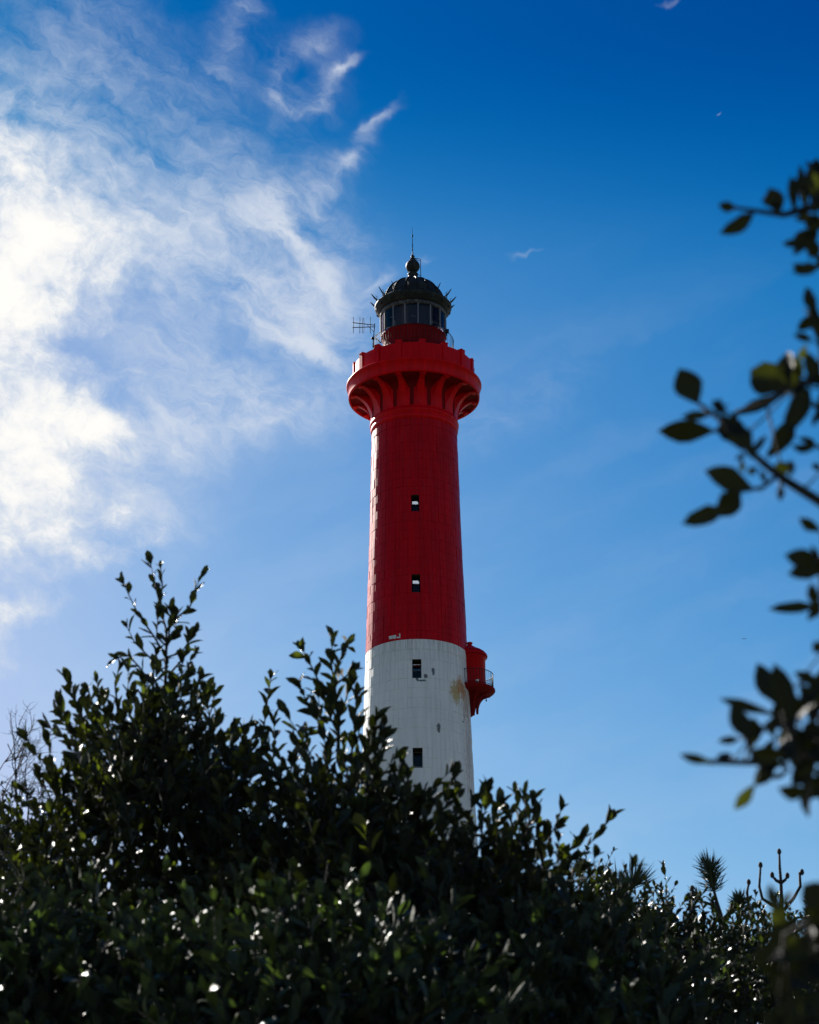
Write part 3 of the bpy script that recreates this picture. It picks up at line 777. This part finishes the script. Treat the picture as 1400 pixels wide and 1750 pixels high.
GROUPS = {'holm_oak_shrub': 'holm oaks in front of the lighthouse', 'fine_leaved_shrub': 'fine-leaved shrubs behind the left holm oak', 'small_leaved_shrub': 'small-leaved shrubs at the right', 'low_bush': 'low bushes along the bottom'}
def shrub(name, label, cat, sky_, Y, thick, geos, meshes, mat, size, n_shoot, seed, group=None, tall=(), single=280,
          lean=.25, tone=1, bottom=1900, length=.22, nleaf=9, bare=0, edge_y=0.0, thin=()):
    """sky_: the crown's top as columns and rows of the photograph, turned into metres at distance Y"""
    S_ = []                                            # crown top as world x, slope of the sight line
    for px, py in sky_: d = ray(px, py); S_.append((d.x / d.y, d.z / d.y))
    fx = lambda q: float(np.interp(q, [a for a, b in S_], [b for a, b in S_]))
    x0, x1 = S_[0][0], S_[-1][0]; xm = (x0 + x1) / 2 * Y
    root = empty(name, (xm, Y + .1, 0)); tag(root, label, cat, GROUPS[name])
    P = Plant(seed); r = P.r
    zb_ = (ray(700, bottom).z / ray(700, bottom).y)
    ground_z = gz(xm, Y)
    # trunk forks from the ground
    forks = []
    for k in range(5):
        q = x0 + (x1 - x0) * (k + .5) / 5; tz = EYE.z + fx(q) * Y - .25
        base_ = Vector((xm + (q * Y - xm) * .12, Y + .1 + r.gauss(0, .06), ground_z)); top_ = Vector((q * Y, Y + r.gauss(0, .15), tz))
        pts = [base_.lerp(top_, t) + Vector((r.gauss(0, .03), r.gauss(0, .04), 0)) * (1 if 0 < t < 1 else 0) + Vector((0, 0, .12 * math.sin(t * 3.1))) for t in (0, .2, .4, .6, .8, 1)]
        P.stem(pts, .028, .006, 6); forks.append(pts)
    tx = lambda p: Vector((p.x - root.location.x, p.y - root.location.y, p.z))
    cnt = 0
    for i in range(n_shoot):
        q = r.uniform(x0, x1); dy = r.triangular(-1, 1, -.1) * thick; yy = Y + dy
        top = fx(q) - edge_y * (2 * abs(q - (x0 + x1) / 2) / (x1 - x0)) ** 4
        low = zb_
        u = r.random(); u = 1 - (1 - u) ** 1.25 if u < .93 else 1.0 - r.random() * .04
        sl_ = low + (top - low) * u - (.02 if u < .97 else .045) * (abs(dy) / thick) - length * .5 / Y
        p = Vector((q * yy, yy, EYE.z + sl_ * yy))
        if p.z < .3: continue
        if thin and in_thin(p + Vector((0, 0, length * .4)), thin) and r.random() < .88: continue
        out_ = Vector(((q - (x0 + x1) / 2) * Y * .12, dy * .45 - .12, .80)) + Vector((r.gauss(0, .48), r.gauss(0, .55), r.gauss(0, .3)))
        P.shoot(p, out_, length * r.uniform(.55, 1.2), size * r.uniform(.85, 1.15), nleaf + r.randint(-2, 2))
    for i in range(14 if geos is LEAVES else 5):       # dead, leafless twigs
        q = r.uniform(x0 + .01, x1 - .01); yy = Y + r.uniform(-.6, .3) * thick; p = Vector((q * yy, yy, EYE.z + (fx(q) - r.uniform(.0, .10)) * yy - .1)); d = Vector((r.gauss(0, .35), r.gauss(0, .3), 1)).normalized()
        L_ = r.uniform(.12, .26); e = p + d * L_; k_ = p + d * L_ * .5 + Vector((r.gauss(0, .008), 0, 0)); P.stem([p, k_, e], .0016, .0006, 4)
        for s_ in (-1, 1): P.stem([k_, k_ + (d + Vector((s_ * .6, 0, 0))).normalized() * L_ * .3], .0009, .0005, 4)
    # foliage going on down to the ground, outside the photograph
    for i in range(int(n_shoot * .25)):
        q = r.uniform(x0, x1); yy = Y + r.uniform(-1, 1) * thick; zt_ = EYE.z + zb_ * yy
        P.shoot((q * yy, yy, r.uniform(.25, max(.4, zt_))), (r.gauss(0, .6), r.gauss(-.2, .6), .7), length, size, nleaf)
    for pts, spec_ in tall:                            # the long shoots that stand out against the sky
        dy = spec_.get('dy', 0.0); W_ = [at(px, py, Y + dy) for px, py in pts]
        W_ = [w + Vector((0, r.gauss(0, .012), 0)) for w in W_]
        P.stem(W_, spec_.get('r', .0032), .0010, 5)
        segs = [(W_[i + 1] - W_[i]).length for i in range(len(W_) - 1)]; tot = sum(segs)
        n = max(2, int(tot / spec_.get('step', .017))); ph = r.uniform(0, 6)
        for i in range(n):
            s_ = tot * (.10 + .90 * (i + .5) / n); j = 0
            while j < len(segs) - 1 and s_ > segs[j]: s_ -= segs[j]; j += 1
            p = W_[j].lerp(W_[j + 1], min(1, s_ / segs[j])); ax = (W_[j + 1] - W_[j]).normalized()
            u = ax.orthogonal().normalized(); v = ax.cross(u); ph += 2.4 + r.gauss(0, .3)
            o_ = u * math.cos(ph) + v * math.sin(ph); op = r.uniform(.30, .80)
            P.leaf(p, ax * math.cos(op) + o_ * math.sin(op), ax * math.sin(op) - o_ * math.cos(op) + Vector((r.gauss(0, .3), r.gauss(0, .3), .1)), size * spec_.get('s', 1.0) * r.uniform(.5, 1.2))
        for k in range(3):
            ax = (W_[-1] - W_[-2]).normalized(); u = ax.orthogonal().normalized(); v = ax.cross(u); ph += 2.1
            o_ = u * math.cos(ph) + v * math.sin(ph); op = r.uniform(.08, .5)
            P.leaf(W_[-1], ax * math.cos(op) + o_ * math.sin(op), o_ * -1 + ax * .2, size * spec_.get('s', 1.0) * r.uniform(.55, 1.0))
    # shift the stems to the root's own space
    ox, oy = root.location.x, root.location.y
    P.stems.v = [(v[0] - ox, v[1] - oy, v[2]) for v in P.stems.v]
    def front(p):
        q = p.x / p.y; sl2 = (p.z - EYE.z) / p.y
        if sl2 < zb_ or abs(q) > .19: return -99
        return (sl2 - fx(q)) * 3 - (p.y - Y) / thick * .25
    P.front = front
    P.finish(root, geos, meshes, mat, single)
    return root

MO, MS_, ML = leaf_meshes(LEAVES, 'leaf', L_OAK), leaf_meshes(SMALL, 'leaf_small', L_FAR), leaf_meshes(LEAVES, 'leaf_grey', L_LOW)
LEAF = .047
T = lambda *p, **k: (list(p), k)

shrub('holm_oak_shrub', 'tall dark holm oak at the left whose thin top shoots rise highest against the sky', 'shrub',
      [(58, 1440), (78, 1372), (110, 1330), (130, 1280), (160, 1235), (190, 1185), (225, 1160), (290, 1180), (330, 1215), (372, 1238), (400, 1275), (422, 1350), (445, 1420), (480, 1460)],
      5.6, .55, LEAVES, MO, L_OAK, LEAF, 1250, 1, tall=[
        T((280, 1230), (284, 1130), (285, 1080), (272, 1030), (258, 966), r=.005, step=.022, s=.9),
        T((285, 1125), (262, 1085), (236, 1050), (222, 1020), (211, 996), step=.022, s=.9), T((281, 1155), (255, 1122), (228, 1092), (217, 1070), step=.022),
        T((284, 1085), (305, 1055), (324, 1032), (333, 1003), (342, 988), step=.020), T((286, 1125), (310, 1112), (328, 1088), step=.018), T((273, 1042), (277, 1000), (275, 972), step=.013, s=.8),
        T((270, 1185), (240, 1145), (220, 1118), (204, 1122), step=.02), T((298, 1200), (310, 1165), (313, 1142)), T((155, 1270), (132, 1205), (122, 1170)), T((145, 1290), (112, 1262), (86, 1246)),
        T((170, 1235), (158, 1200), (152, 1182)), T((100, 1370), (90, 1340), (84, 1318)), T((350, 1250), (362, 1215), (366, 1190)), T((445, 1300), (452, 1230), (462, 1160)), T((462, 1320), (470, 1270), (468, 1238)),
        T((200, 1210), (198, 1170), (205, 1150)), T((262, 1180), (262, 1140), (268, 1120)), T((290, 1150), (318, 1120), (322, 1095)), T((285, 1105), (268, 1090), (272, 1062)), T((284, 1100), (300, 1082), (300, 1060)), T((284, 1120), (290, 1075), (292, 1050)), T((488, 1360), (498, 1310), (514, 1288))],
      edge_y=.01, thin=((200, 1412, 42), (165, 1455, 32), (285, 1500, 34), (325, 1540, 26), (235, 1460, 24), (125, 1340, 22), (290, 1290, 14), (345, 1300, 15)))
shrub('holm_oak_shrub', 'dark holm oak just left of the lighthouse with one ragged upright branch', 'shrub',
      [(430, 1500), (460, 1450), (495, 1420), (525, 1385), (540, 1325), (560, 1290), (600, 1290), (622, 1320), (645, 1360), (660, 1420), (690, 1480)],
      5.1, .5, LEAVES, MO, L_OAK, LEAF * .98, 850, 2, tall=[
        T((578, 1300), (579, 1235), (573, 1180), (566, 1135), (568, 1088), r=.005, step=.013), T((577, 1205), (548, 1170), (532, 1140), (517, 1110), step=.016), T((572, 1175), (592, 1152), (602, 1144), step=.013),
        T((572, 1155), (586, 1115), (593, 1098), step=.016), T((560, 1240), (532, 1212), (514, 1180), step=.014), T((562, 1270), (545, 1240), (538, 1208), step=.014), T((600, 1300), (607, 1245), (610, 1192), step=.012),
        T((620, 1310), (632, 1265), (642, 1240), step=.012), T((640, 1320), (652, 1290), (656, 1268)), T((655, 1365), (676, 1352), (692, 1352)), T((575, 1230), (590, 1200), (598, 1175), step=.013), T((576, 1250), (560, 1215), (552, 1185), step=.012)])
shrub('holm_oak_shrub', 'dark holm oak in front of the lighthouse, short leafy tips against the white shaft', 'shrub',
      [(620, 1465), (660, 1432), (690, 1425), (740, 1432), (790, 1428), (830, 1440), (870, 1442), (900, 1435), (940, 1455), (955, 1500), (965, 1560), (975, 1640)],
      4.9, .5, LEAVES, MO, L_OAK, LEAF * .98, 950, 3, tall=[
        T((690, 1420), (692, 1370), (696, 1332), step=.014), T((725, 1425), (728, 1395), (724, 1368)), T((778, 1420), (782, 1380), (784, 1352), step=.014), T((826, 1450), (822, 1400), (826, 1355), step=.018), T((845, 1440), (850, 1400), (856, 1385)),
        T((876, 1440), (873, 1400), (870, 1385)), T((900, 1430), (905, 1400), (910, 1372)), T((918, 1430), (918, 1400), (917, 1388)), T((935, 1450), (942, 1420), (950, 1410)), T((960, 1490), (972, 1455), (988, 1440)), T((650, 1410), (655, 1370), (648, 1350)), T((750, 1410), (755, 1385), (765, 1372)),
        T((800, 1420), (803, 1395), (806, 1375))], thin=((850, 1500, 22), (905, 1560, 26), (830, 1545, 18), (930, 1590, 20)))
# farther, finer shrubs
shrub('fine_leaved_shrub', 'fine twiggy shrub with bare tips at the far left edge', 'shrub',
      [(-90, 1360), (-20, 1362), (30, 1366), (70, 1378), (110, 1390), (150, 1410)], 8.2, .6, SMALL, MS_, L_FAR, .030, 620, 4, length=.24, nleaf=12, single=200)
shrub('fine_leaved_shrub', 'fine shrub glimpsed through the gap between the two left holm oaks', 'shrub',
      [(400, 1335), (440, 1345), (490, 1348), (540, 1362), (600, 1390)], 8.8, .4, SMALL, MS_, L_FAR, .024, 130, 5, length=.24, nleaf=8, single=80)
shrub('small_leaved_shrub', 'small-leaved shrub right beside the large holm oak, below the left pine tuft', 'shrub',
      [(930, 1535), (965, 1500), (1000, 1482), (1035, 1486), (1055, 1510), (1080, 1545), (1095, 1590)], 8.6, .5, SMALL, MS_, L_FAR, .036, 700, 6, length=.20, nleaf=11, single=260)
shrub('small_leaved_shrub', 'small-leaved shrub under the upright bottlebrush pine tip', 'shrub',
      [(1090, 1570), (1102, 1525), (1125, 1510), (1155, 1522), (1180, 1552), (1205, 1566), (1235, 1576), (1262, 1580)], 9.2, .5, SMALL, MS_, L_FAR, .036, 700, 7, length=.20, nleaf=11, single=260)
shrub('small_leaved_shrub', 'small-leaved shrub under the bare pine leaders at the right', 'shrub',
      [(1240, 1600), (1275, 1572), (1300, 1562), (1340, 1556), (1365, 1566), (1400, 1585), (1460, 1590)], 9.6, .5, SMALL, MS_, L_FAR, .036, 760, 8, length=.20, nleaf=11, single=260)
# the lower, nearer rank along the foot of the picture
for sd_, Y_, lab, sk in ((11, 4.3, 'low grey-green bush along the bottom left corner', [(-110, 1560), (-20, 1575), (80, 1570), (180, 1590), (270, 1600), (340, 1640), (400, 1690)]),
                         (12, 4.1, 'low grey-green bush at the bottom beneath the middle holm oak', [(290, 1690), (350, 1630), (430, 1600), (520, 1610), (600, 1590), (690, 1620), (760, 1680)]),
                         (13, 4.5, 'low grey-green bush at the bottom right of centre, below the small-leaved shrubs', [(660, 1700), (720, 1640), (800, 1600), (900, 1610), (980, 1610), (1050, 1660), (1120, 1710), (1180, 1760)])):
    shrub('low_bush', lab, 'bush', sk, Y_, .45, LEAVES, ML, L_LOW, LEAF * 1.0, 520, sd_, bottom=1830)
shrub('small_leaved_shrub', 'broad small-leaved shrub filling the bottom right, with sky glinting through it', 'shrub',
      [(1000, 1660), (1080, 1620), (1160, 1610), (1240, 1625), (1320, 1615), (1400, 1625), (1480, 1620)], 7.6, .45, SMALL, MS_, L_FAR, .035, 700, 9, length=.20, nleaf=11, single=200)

# ---- bare twigs over the far-left shrub
tb = empty('bare_twig_bush', (at(20, 1400, 8.0).x, 8.0, 0)); tag(tb, 'leafless tangle of thin twigs above the far-left shrub', 'bush')
PB = Plant(77); r = PB.r
def twig(p, d, l, rad, depth):
    pts = [p]; dd = Vector(d).normalized()
    for i in range(5):
        dd = (dd + Vector((r.gauss(0, .16), r.gauss(0, .16), r.gauss(0, .12)))).normalized(); pts.append(pts[-1] + dd * l / 5)
    PB.stem(pts, rad, rad * .45, 4)
    if depth > 0:
        for k in range(4):
            j = r.randint(1, 5); d2 = (dd + Vector((r.gauss(0, .75), r.gauss(0, .5), r.gauss(.1, .4)))).normalized(); twig(pts[j], d2, l * r.uniform(.4, .62), rad * .6, depth - 1)
for px, py, tx_, ty_ in ((-30, 1430, -20, 1300), (10, 1430, 10, 1262), (25, 1430, 30, 1270), (45, 1440, 65, 1330), (70, 1430, 110, 1350), (0, 1440, -10, 1310), (90, 1440, 72, 1370), (110, 1440, 105, 1385), (30, 1420, 14, 1290)):
    a, b = at(px, py, 8.0), at(tx_, ty_, 8.0); twig(a, b - a, (b - a).length, .0035, 3)
for k in range(3):
    g_ = Vector((tb.location.x + r.gauss(0, .05), 8.0, gz(0, 8))); e_ = at(-10 + 45 * k, 1435, 8.0); PB.stem([g_, g_.lerp(e_, .4) + Vector((.04, 0, 0)), e_], .02, .004, 6)
PB.stems.v = [(v[0] - tb.location.x, v[1] - tb.location.y, v[2]) for v in PB.stems.v]
PB.stems.build('twigs', M_BARK, tb)

# ---- young pines
def needles(mb, p, ax, length, n, r, spread=1.0, w=.0022):
    ax = ax.normalized(); u = ax.orthogonal().normalized(); v = ax.cross(u)
    for i in range(n):
        a = r.uniform(0, 6.283); op = r.uniform(.15, 1.15) * spread; L_ = length * r.uniform(.7, 1.05)
        o_ = u * math.cos(a) + v * math.sin(a); d1 = ax * math.cos(op) + o_ * math.sin(op); q = p - ax * r.uniform(0, .02)
        side = d1.cross(Vector((0, 1, 0))); side = side.normalized() * w if side.length > .01 else Vector((w, 0, 0)); up_ = side.cross(d1).normalized() * w
        m_ = q + d1 * L_ * .55 + o_ * L_ * .03; e = q + d1 * L_ + ax * L_ * .06
        mb.add([q - side, q + side, q + up_, m_ - side, m_ + side, m_ + up_, e], [(0, 1, 4, 3), (1, 2, 5, 4), (2, 0, 3, 5), (3, 4, 6), (4, 5, 6), (5, 3, 6)])
def pine(label, Y, trunk, tufts, seed, bare=False):
    b0_ = at(*trunk[0], Y); root = empty('young_pine', (b0_.x, Y, 0)); tag(root, label, 'pine tree', 'young pines at the right'); r = random.Random(seed)
    loc = lambda v: Vector((v.x - b0_.x, v.y - Y, v.z))
    m = MB(); pts = [Vector((0, 0, gz(b0_.x, Y))), Vector((.02, 0, b0_.z * .5))] + [loc(at(px, py, Y)) for px, py in trunk]
    m.tube(pts, [.035, .025] + [.016 - .010 * i / len(trunk) for i in range(len(trunk))], 7); m.build('trunk', M_BARK, root)
    for path, kind, n, ln in tufts:
        pp = [loc(at(px, py, Y)) for px, py in path]
        m = MB(); m.tube(pp, [.0095 - .0040 * i / (len(pp) - 1) for i in range(len(pp))], 6)
        if kind == 'bare':
            for q in pp[1:]: m.ball(q, .0075, 6, 5)
            m.ball(pp[-1] + Vector((0, 0, .004)), .0105, 8, 6, 1.5)
        m.build('branch', M_BARK, root)
        if kind != 'bare':
            m = MB(); k = 6 if kind == 'brush' else 2
            for i in range(k):
                f = (i + 1) / k if k > 2 else (.85, 1)[i]; q = pp[-2].lerp(pp[-1], f); needles(m, q, pp[-1] - pp[-2], ln, n // k, r, 1.15 if kind == 'brush' else .8)
            o = m.build('needle_tuft', L_PINE, root); o['kind'] = 'stuff'
pine('young pine with a double fan of long needles over the small-leaved shrubs', 11.0, [(1072, 1600), (1070, 1540)],
     [([(1070, 1545), (1058, 1525), (1048, 1512)], 'fan', 70, .14), ([(1070, 1545), (1078, 1525), (1084, 1512)], 'fan', 80, .145), ([(1070, 1560), (1068, 1540), (1068, 1525)], 'fan', 60, .12),
      ([(1072, 1590), (1050, 1575), (1020, 1570)], 'brush', 120, .11), ([(1072, 1590), (1090, 1575), (1100, 1560)], 'brush', 90, .10)], 31)
pine('young pine with an upright bottlebrush tip and one small side tuft', 11.5, [(1236, 1600), (1231, 1563), (1225, 1542)],
     [([(1226, 1545), (1221, 1525), (1213, 1482)], 'brush', 230, .105), ([(1225, 1544), (1212, 1545), (1201, 1541), (1192, 1534)], 'fan', 100, .075)], 32)
pine('short young pine tuft beside the bare leaders', 11.5, [(1266, 1610), (1265, 1575)], [([(1266, 1575), (1265, 1560), (1264, 1538)], 'brush', 240, .075), ([(1268, 1600), (1281, 1560), (1277, 1525), (1280, 1509)], 'bare', 0, 0)], 33)
pine('young pine with three bare curving leaders', 11.0, [(1338, 1610), (1337, 1560)],
     [([(1337, 1562), (1335, 1510), (1333, 1485), (1332, 1457)], 'bare', 0, 0), ([(1337, 1556), (1318, 1546), (1303, 1536), (1298, 1515), (1300, 1480)], 'bare', 0, 0),
      ([(1340, 1556), (1357, 1535), (1368, 1515), (1367, 1493), (1371, 1492)], 'bare', 0, 0), ([(1334, 1508), (1327, 1505), (1320, 1497)], 'bare', 0, 0), ([(1334, 1510), (1342, 1504), (1346, 1498)], 'bare', 0, 0)], 34)
pine('dense low pine tuft at the right edge', 10.5, [(1402, 1620), (1398, 1590)], [([(1400, 1590), (1396, 1575), (1392, 1562)], 'brush', 260, .08), ([(1400, 1590), (1410, 1575), (1415, 1560)], 'brush', 200, .08)], 35)
pine('thin bare pine stick standing above the small-leaved shrub', 11.0, [(1184, 1600), (1183, 1560)], [([(1183, 1562), (1183, 1540), (1183, 1520)], 'bare', 0, 0)], 36)

# ---- the near tree whose twigs hang in from the right
YN = 1.5
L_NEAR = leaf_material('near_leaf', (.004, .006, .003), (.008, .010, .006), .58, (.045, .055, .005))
NEARG = [leaf_geo(.50, c, f, .02, 50 + k) for k, (c, f) in enumerate(((.08, .2), (.22, .3), (-.1, .25), (.15, .45)))]
MN = leaf_meshes(NEARG, 'near_leaf', L_NEAR)
tree = empty('near_tree', (at(1800, 1400, YN).x, YN, 0)); tag(tree, 'close holm oak outside the right edge, its out-of-focus twigs hanging into the picture', 'tree')
PN = Plant(99); r = PN.r; tpos = tree.location
trunk_pts = [Vector((tpos.x, YN, gz(1, 2))), Vector((tpos.x - .02, YN, .9)), Vector((tpos.x + .03, YN + .05, 1.9)), Vector((tpos.x, YN, 3.0))]
def nstem(pts, r0, r1, dy=0.0):
    W_ = [at(px, py, YN + dy) for px, py in pts]; PN.stem(W_, r0, r1, 6); return W_
STEMS = [([(1800, 560), (1560, 380), (1400, 350), (1340, 367), (1290, 360), (1236, 351)], .0045, .0009, 0), ([(1800, 760), (1500, 640), (1400, 648), (1345, 664), (1310, 690), (1258, 704)], .004, .0015, .03),
         ([(1820, 1100), (1560, 960), (1400, 856), (1345, 822), (1315, 800), (1270, 760), (1230, 716), (1196, 690)], .0045, .0014, 0), ([(1330, 812), (1305, 832), (1284, 837)], .0018, .0012, .0),
         ([(1820, 1320), (1540, 1240), (1400, 1268), (1340, 1290), (1290, 1303), (1212, 1302), (1165, 1290)], .0045, .0012, 0), ([(1400, 1262), (1365, 1250), (1325, 1222), (1280, 1208), (1240, 1198)], .002, .0012, .03),
         ([(1820, 1500), (1560, 1480), (1420, 1560), (1340, 1600)], .006, .002, -.05), ([(1335, 822), (1334, 850)], .0015, .0012, 0), ([(1820, 900), (1500, 940), (1400, 955)], .004, .0015, .02),
         ([(1340, 1290), (1345, 1250), (1335, 1200)], .0016, .001, 0), ([(1290, 1300), (1275, 1262), (1258, 1215)], .0015, .001, 0)]
for pts, a, b, dy in STEMS: nstem(pts, a, b, dy)
PN.stem([trunk_pts[1], trunk_pts[2], trunk_pts[3]], .07, .03, 8)
NL = [(1290,362,1243,400,20),(1258,356,1229,350,13),(1332,364,1317,320,24),(1334,357,1302,332,16),(1358,367,1353,296,12),(1380,362,1372,284,14),(1396,360,1397,262,26),(1402,392,1378,368,22),(1402,416,1333,415,12),(1404,455,1358,463,15),
      (1402,600,1391,512,20),(1195,690,1163,632,34),(1222,735,1126,734,28),(1218,708,1166,712,12),(1225,708,1229,680,16),(1268,768,1236,708,34),(1288,774,1246,716,26),(1346,668,1280,630,42),(1352,670,1333,588,24),(1352,668,1358,606,26),
      (1345,672,1258,708,15),(1384,662,1350,728,26),(1358,714,1321,776,24),(1402,664,1378,598,18),(1282,780,1312,744,9),(1338,804,1366,788,13),(1325,812,1346,790,18),(1290,836,1198,808,34),(1266,836,1232,880,30),(1246,868,1172,892,22),(1335,826,1334,856,9),
      (1404,803,1387,790,9),(1404,910,1366,886,14),(1404,968,1344,946,26),(1404,980,1352,976,20),(1404,1036,1318,1040,14),(1406,1114,1391,1098,16),
      (1336,1212,1290,1132,26),(1348,1240,1328,1128,28),(1348,1262,1346,1176,36),(1326,1223,1229,1193,13),(1287,1268,1252,1208,24),(1283,1278,1287,1226,26),(1266,1264,1230,1266,10),(1282,1264,1312,1238,9),(1242,1305,1235,1282,18),(1218,1304,1160,1287,12),
      (1326,1300,1286,1345,20),(1292,1340,1256,1384,15),(1338,1308,1286,1298,18),(1388,1252,1389,1156,18),(1397,1296,1352,1342,24),(1404,1326,1378,1364,28),(1404,1238,1378,1258,28),(1360,1292,1330,1262,24),(1400,1215,1408,1150,26),(1372,1285,1352,1312,26),(1404,1280,1380,1300,30),
      (1412,1548,1374,1512,34),(1410,1570,1380,1556,26),(1340,1600,1322,1544,18),(1352,1620,1318,1580,34),(1380,1600,1345,1640,34),(1360,1650,1325,1700,30),(1400,1640,1372,1690,34),(1404,1600,1392,1640,26),(1345,1640,1310,1625,20),(1392,1700,1358,1740,30),(1352,1700,1340,1770,26),(1330,1730,1306,1760,28),(1404,1740,1384,1790,30),(1366,1722,1350,1700,24)]
[r.random() for _ in range(5)]
for x0_, y0_, x1_, y1_, w_ in NL:
    dy = r.uniform(-.06, .06); a, b = at(x0_, y0_, YN + dy), at(x1_, y1_, YN + dy + r.gauss(0, .008)); d_ = b - a; L_ = d_.length
    fwd = (a - EYE).normalized(); nn = -fwd + Vector((r.gauss(0, .22), 0, r.gauss(.1, .25)))
    wm = w_ * (a - EYE).length * .98 / FPX
    PN.L.append((a, d_, nn, L_, max(.25, min(2.6, wm / (.50 * L_) * 1.38)), r.random()))
EXTRA = [(1396,300,34),(1372,345,26),(1395,372,34),(1386,405,26),(1392,458,26),(1397,540,34),(1392,588,30),(1372,655,30),(1348,645,26),(1396,700,30),(1396,760,24),(1392,960,34),(1398,1030,26),(1366,1240,34),(1396,1180,30),(1350,1320,26),(1396,1350,30),(1240,700,20),(1275,770,18),(1340,820,16),(1345,1290,42),(1375,1270,40),(1392,1330,34),(1385,1220,34),(1330,1255,26),(1392,338,40),(1392,372,30),(1240,722,24),(1262,742,24),(1300,798,18),(1392,690,20),(1330,1560,34),(1370,1585,40),(1395,1620,44),(1350,1660,44),(1390,1690,44),(1330,1620,30),(1362,1745,44),(1400,1750,40),(1398,955,26),(1396,1170,30)]
NST = [[at(px, py, YN + dy) for px, py in pts] for pts, a, b, dy in STEMS]
def stalk(p):                                          # a petiole or side twig back to the nearest twig
    best = None
    for W_ in NST:
        for a, b in zip(W_, W_[1:]):
            ab = b - a; t = max(0, min(1, (p - a).dot(ab) / ab.length_squared)); q = a + ab * t; d = (q - p).length
            if best is None or d < best[0]: best = (d, q)
    if .002 < best[0] < .05: PN.stem([best[1], best[1].lerp(p, .5) + Vector((0, 0, -.0015)), p], .0010, .0007, 4)
for q in list(PN.L): stalk(q[0])
for x_, y_, s_ in EXTRA:                               # crowded rosettes at the nodes
    for k in range(4):
        dy = r.uniform(-.07, .07); a = at(x_ + r.gauss(0, 6), y_ + r.gauss(0, 6), YN + dy); an_ = r.uniform(0, 6.28); l_ = s_ * r.uniform(1.0, 1.8) * YN / FPX
        d_ = Vector((math.cos(an_) * l_, r.gauss(0, .3) * l_, math.sin(an_) * l_)); PN.L.append((a, d_, Vector((r.gauss(0, .7), -1, r.gauss(.2, .7))), d_.length, .85, r.random()))
for k in range(60):                                    # further twigs of the same tree, outside the picture
    p = Vector((tpos.x + .05 + r.uniform(-.2, .4), YN + r.uniform(-.5, .5), r.uniform(1.7, 3.3)))
    if p.x / p.y < .34: continue
    PN.shoot(p, (r.gauss(-.3, .5), r.gauss(0, .5), r.gauss(.2, .5)), .2, LEAF, 9)
PN.front = lambda p: -abs(p.x / p.y - .15)
PN.stems.v = [(v[0] - tpos.x, v[1] - tpos.y, v[2]) for v in PN.stems.v]
tm = MB(); tm.tube([p - Vector((tpos.x, tpos.y, 0)) for p in trunk_pts[:2]] , [.09, .07], 10); tm.build('trunk', M_BARK, tree)
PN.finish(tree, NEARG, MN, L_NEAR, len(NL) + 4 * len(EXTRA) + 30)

# ---- a gull far off to the right of the lighthouse
gp = at(1272, 1092, 420.0); gull = empty('bird', gp); tag(gull, 'tiny dark bird high in the clear sky right of the lighthouse', 'bird')
M_GULL, t_, b_ = material('gull_feather', (.10, .10, .11), .7)
bm_ = MB(); bm_.tube([(0, -.24, 0), (0, -.12, .01), (0, .05, .02), (0, .2, .01), (0, .34, -.01)], [.01, .045, .06, .04, .01], 8); bm_.build('body', M_GULL, gull)
for s_ in (-1, 1):
    w = MB(); w.add([(0, -.08, .03), (s_ * .28, -.1, .10), (s_ * .58, .06, .06), (s_ * .27, .05, .09), (0, .09, .03), (0, -.08, .015), (s_ * .28, -.1, .085), (s_ * .58, .06, .055), (s_ * .27, .05, .075), (0, .09, .015)],
                    [(0, 1, 3, 4), (1, 2, 3), (5, 9, 8, 6), (6, 8, 7), (0, 5, 6, 1), (1, 6, 7, 2), (2, 7, 8, 3), (3, 8, 9, 4)]); w.build('wing', M_GULL, gull)
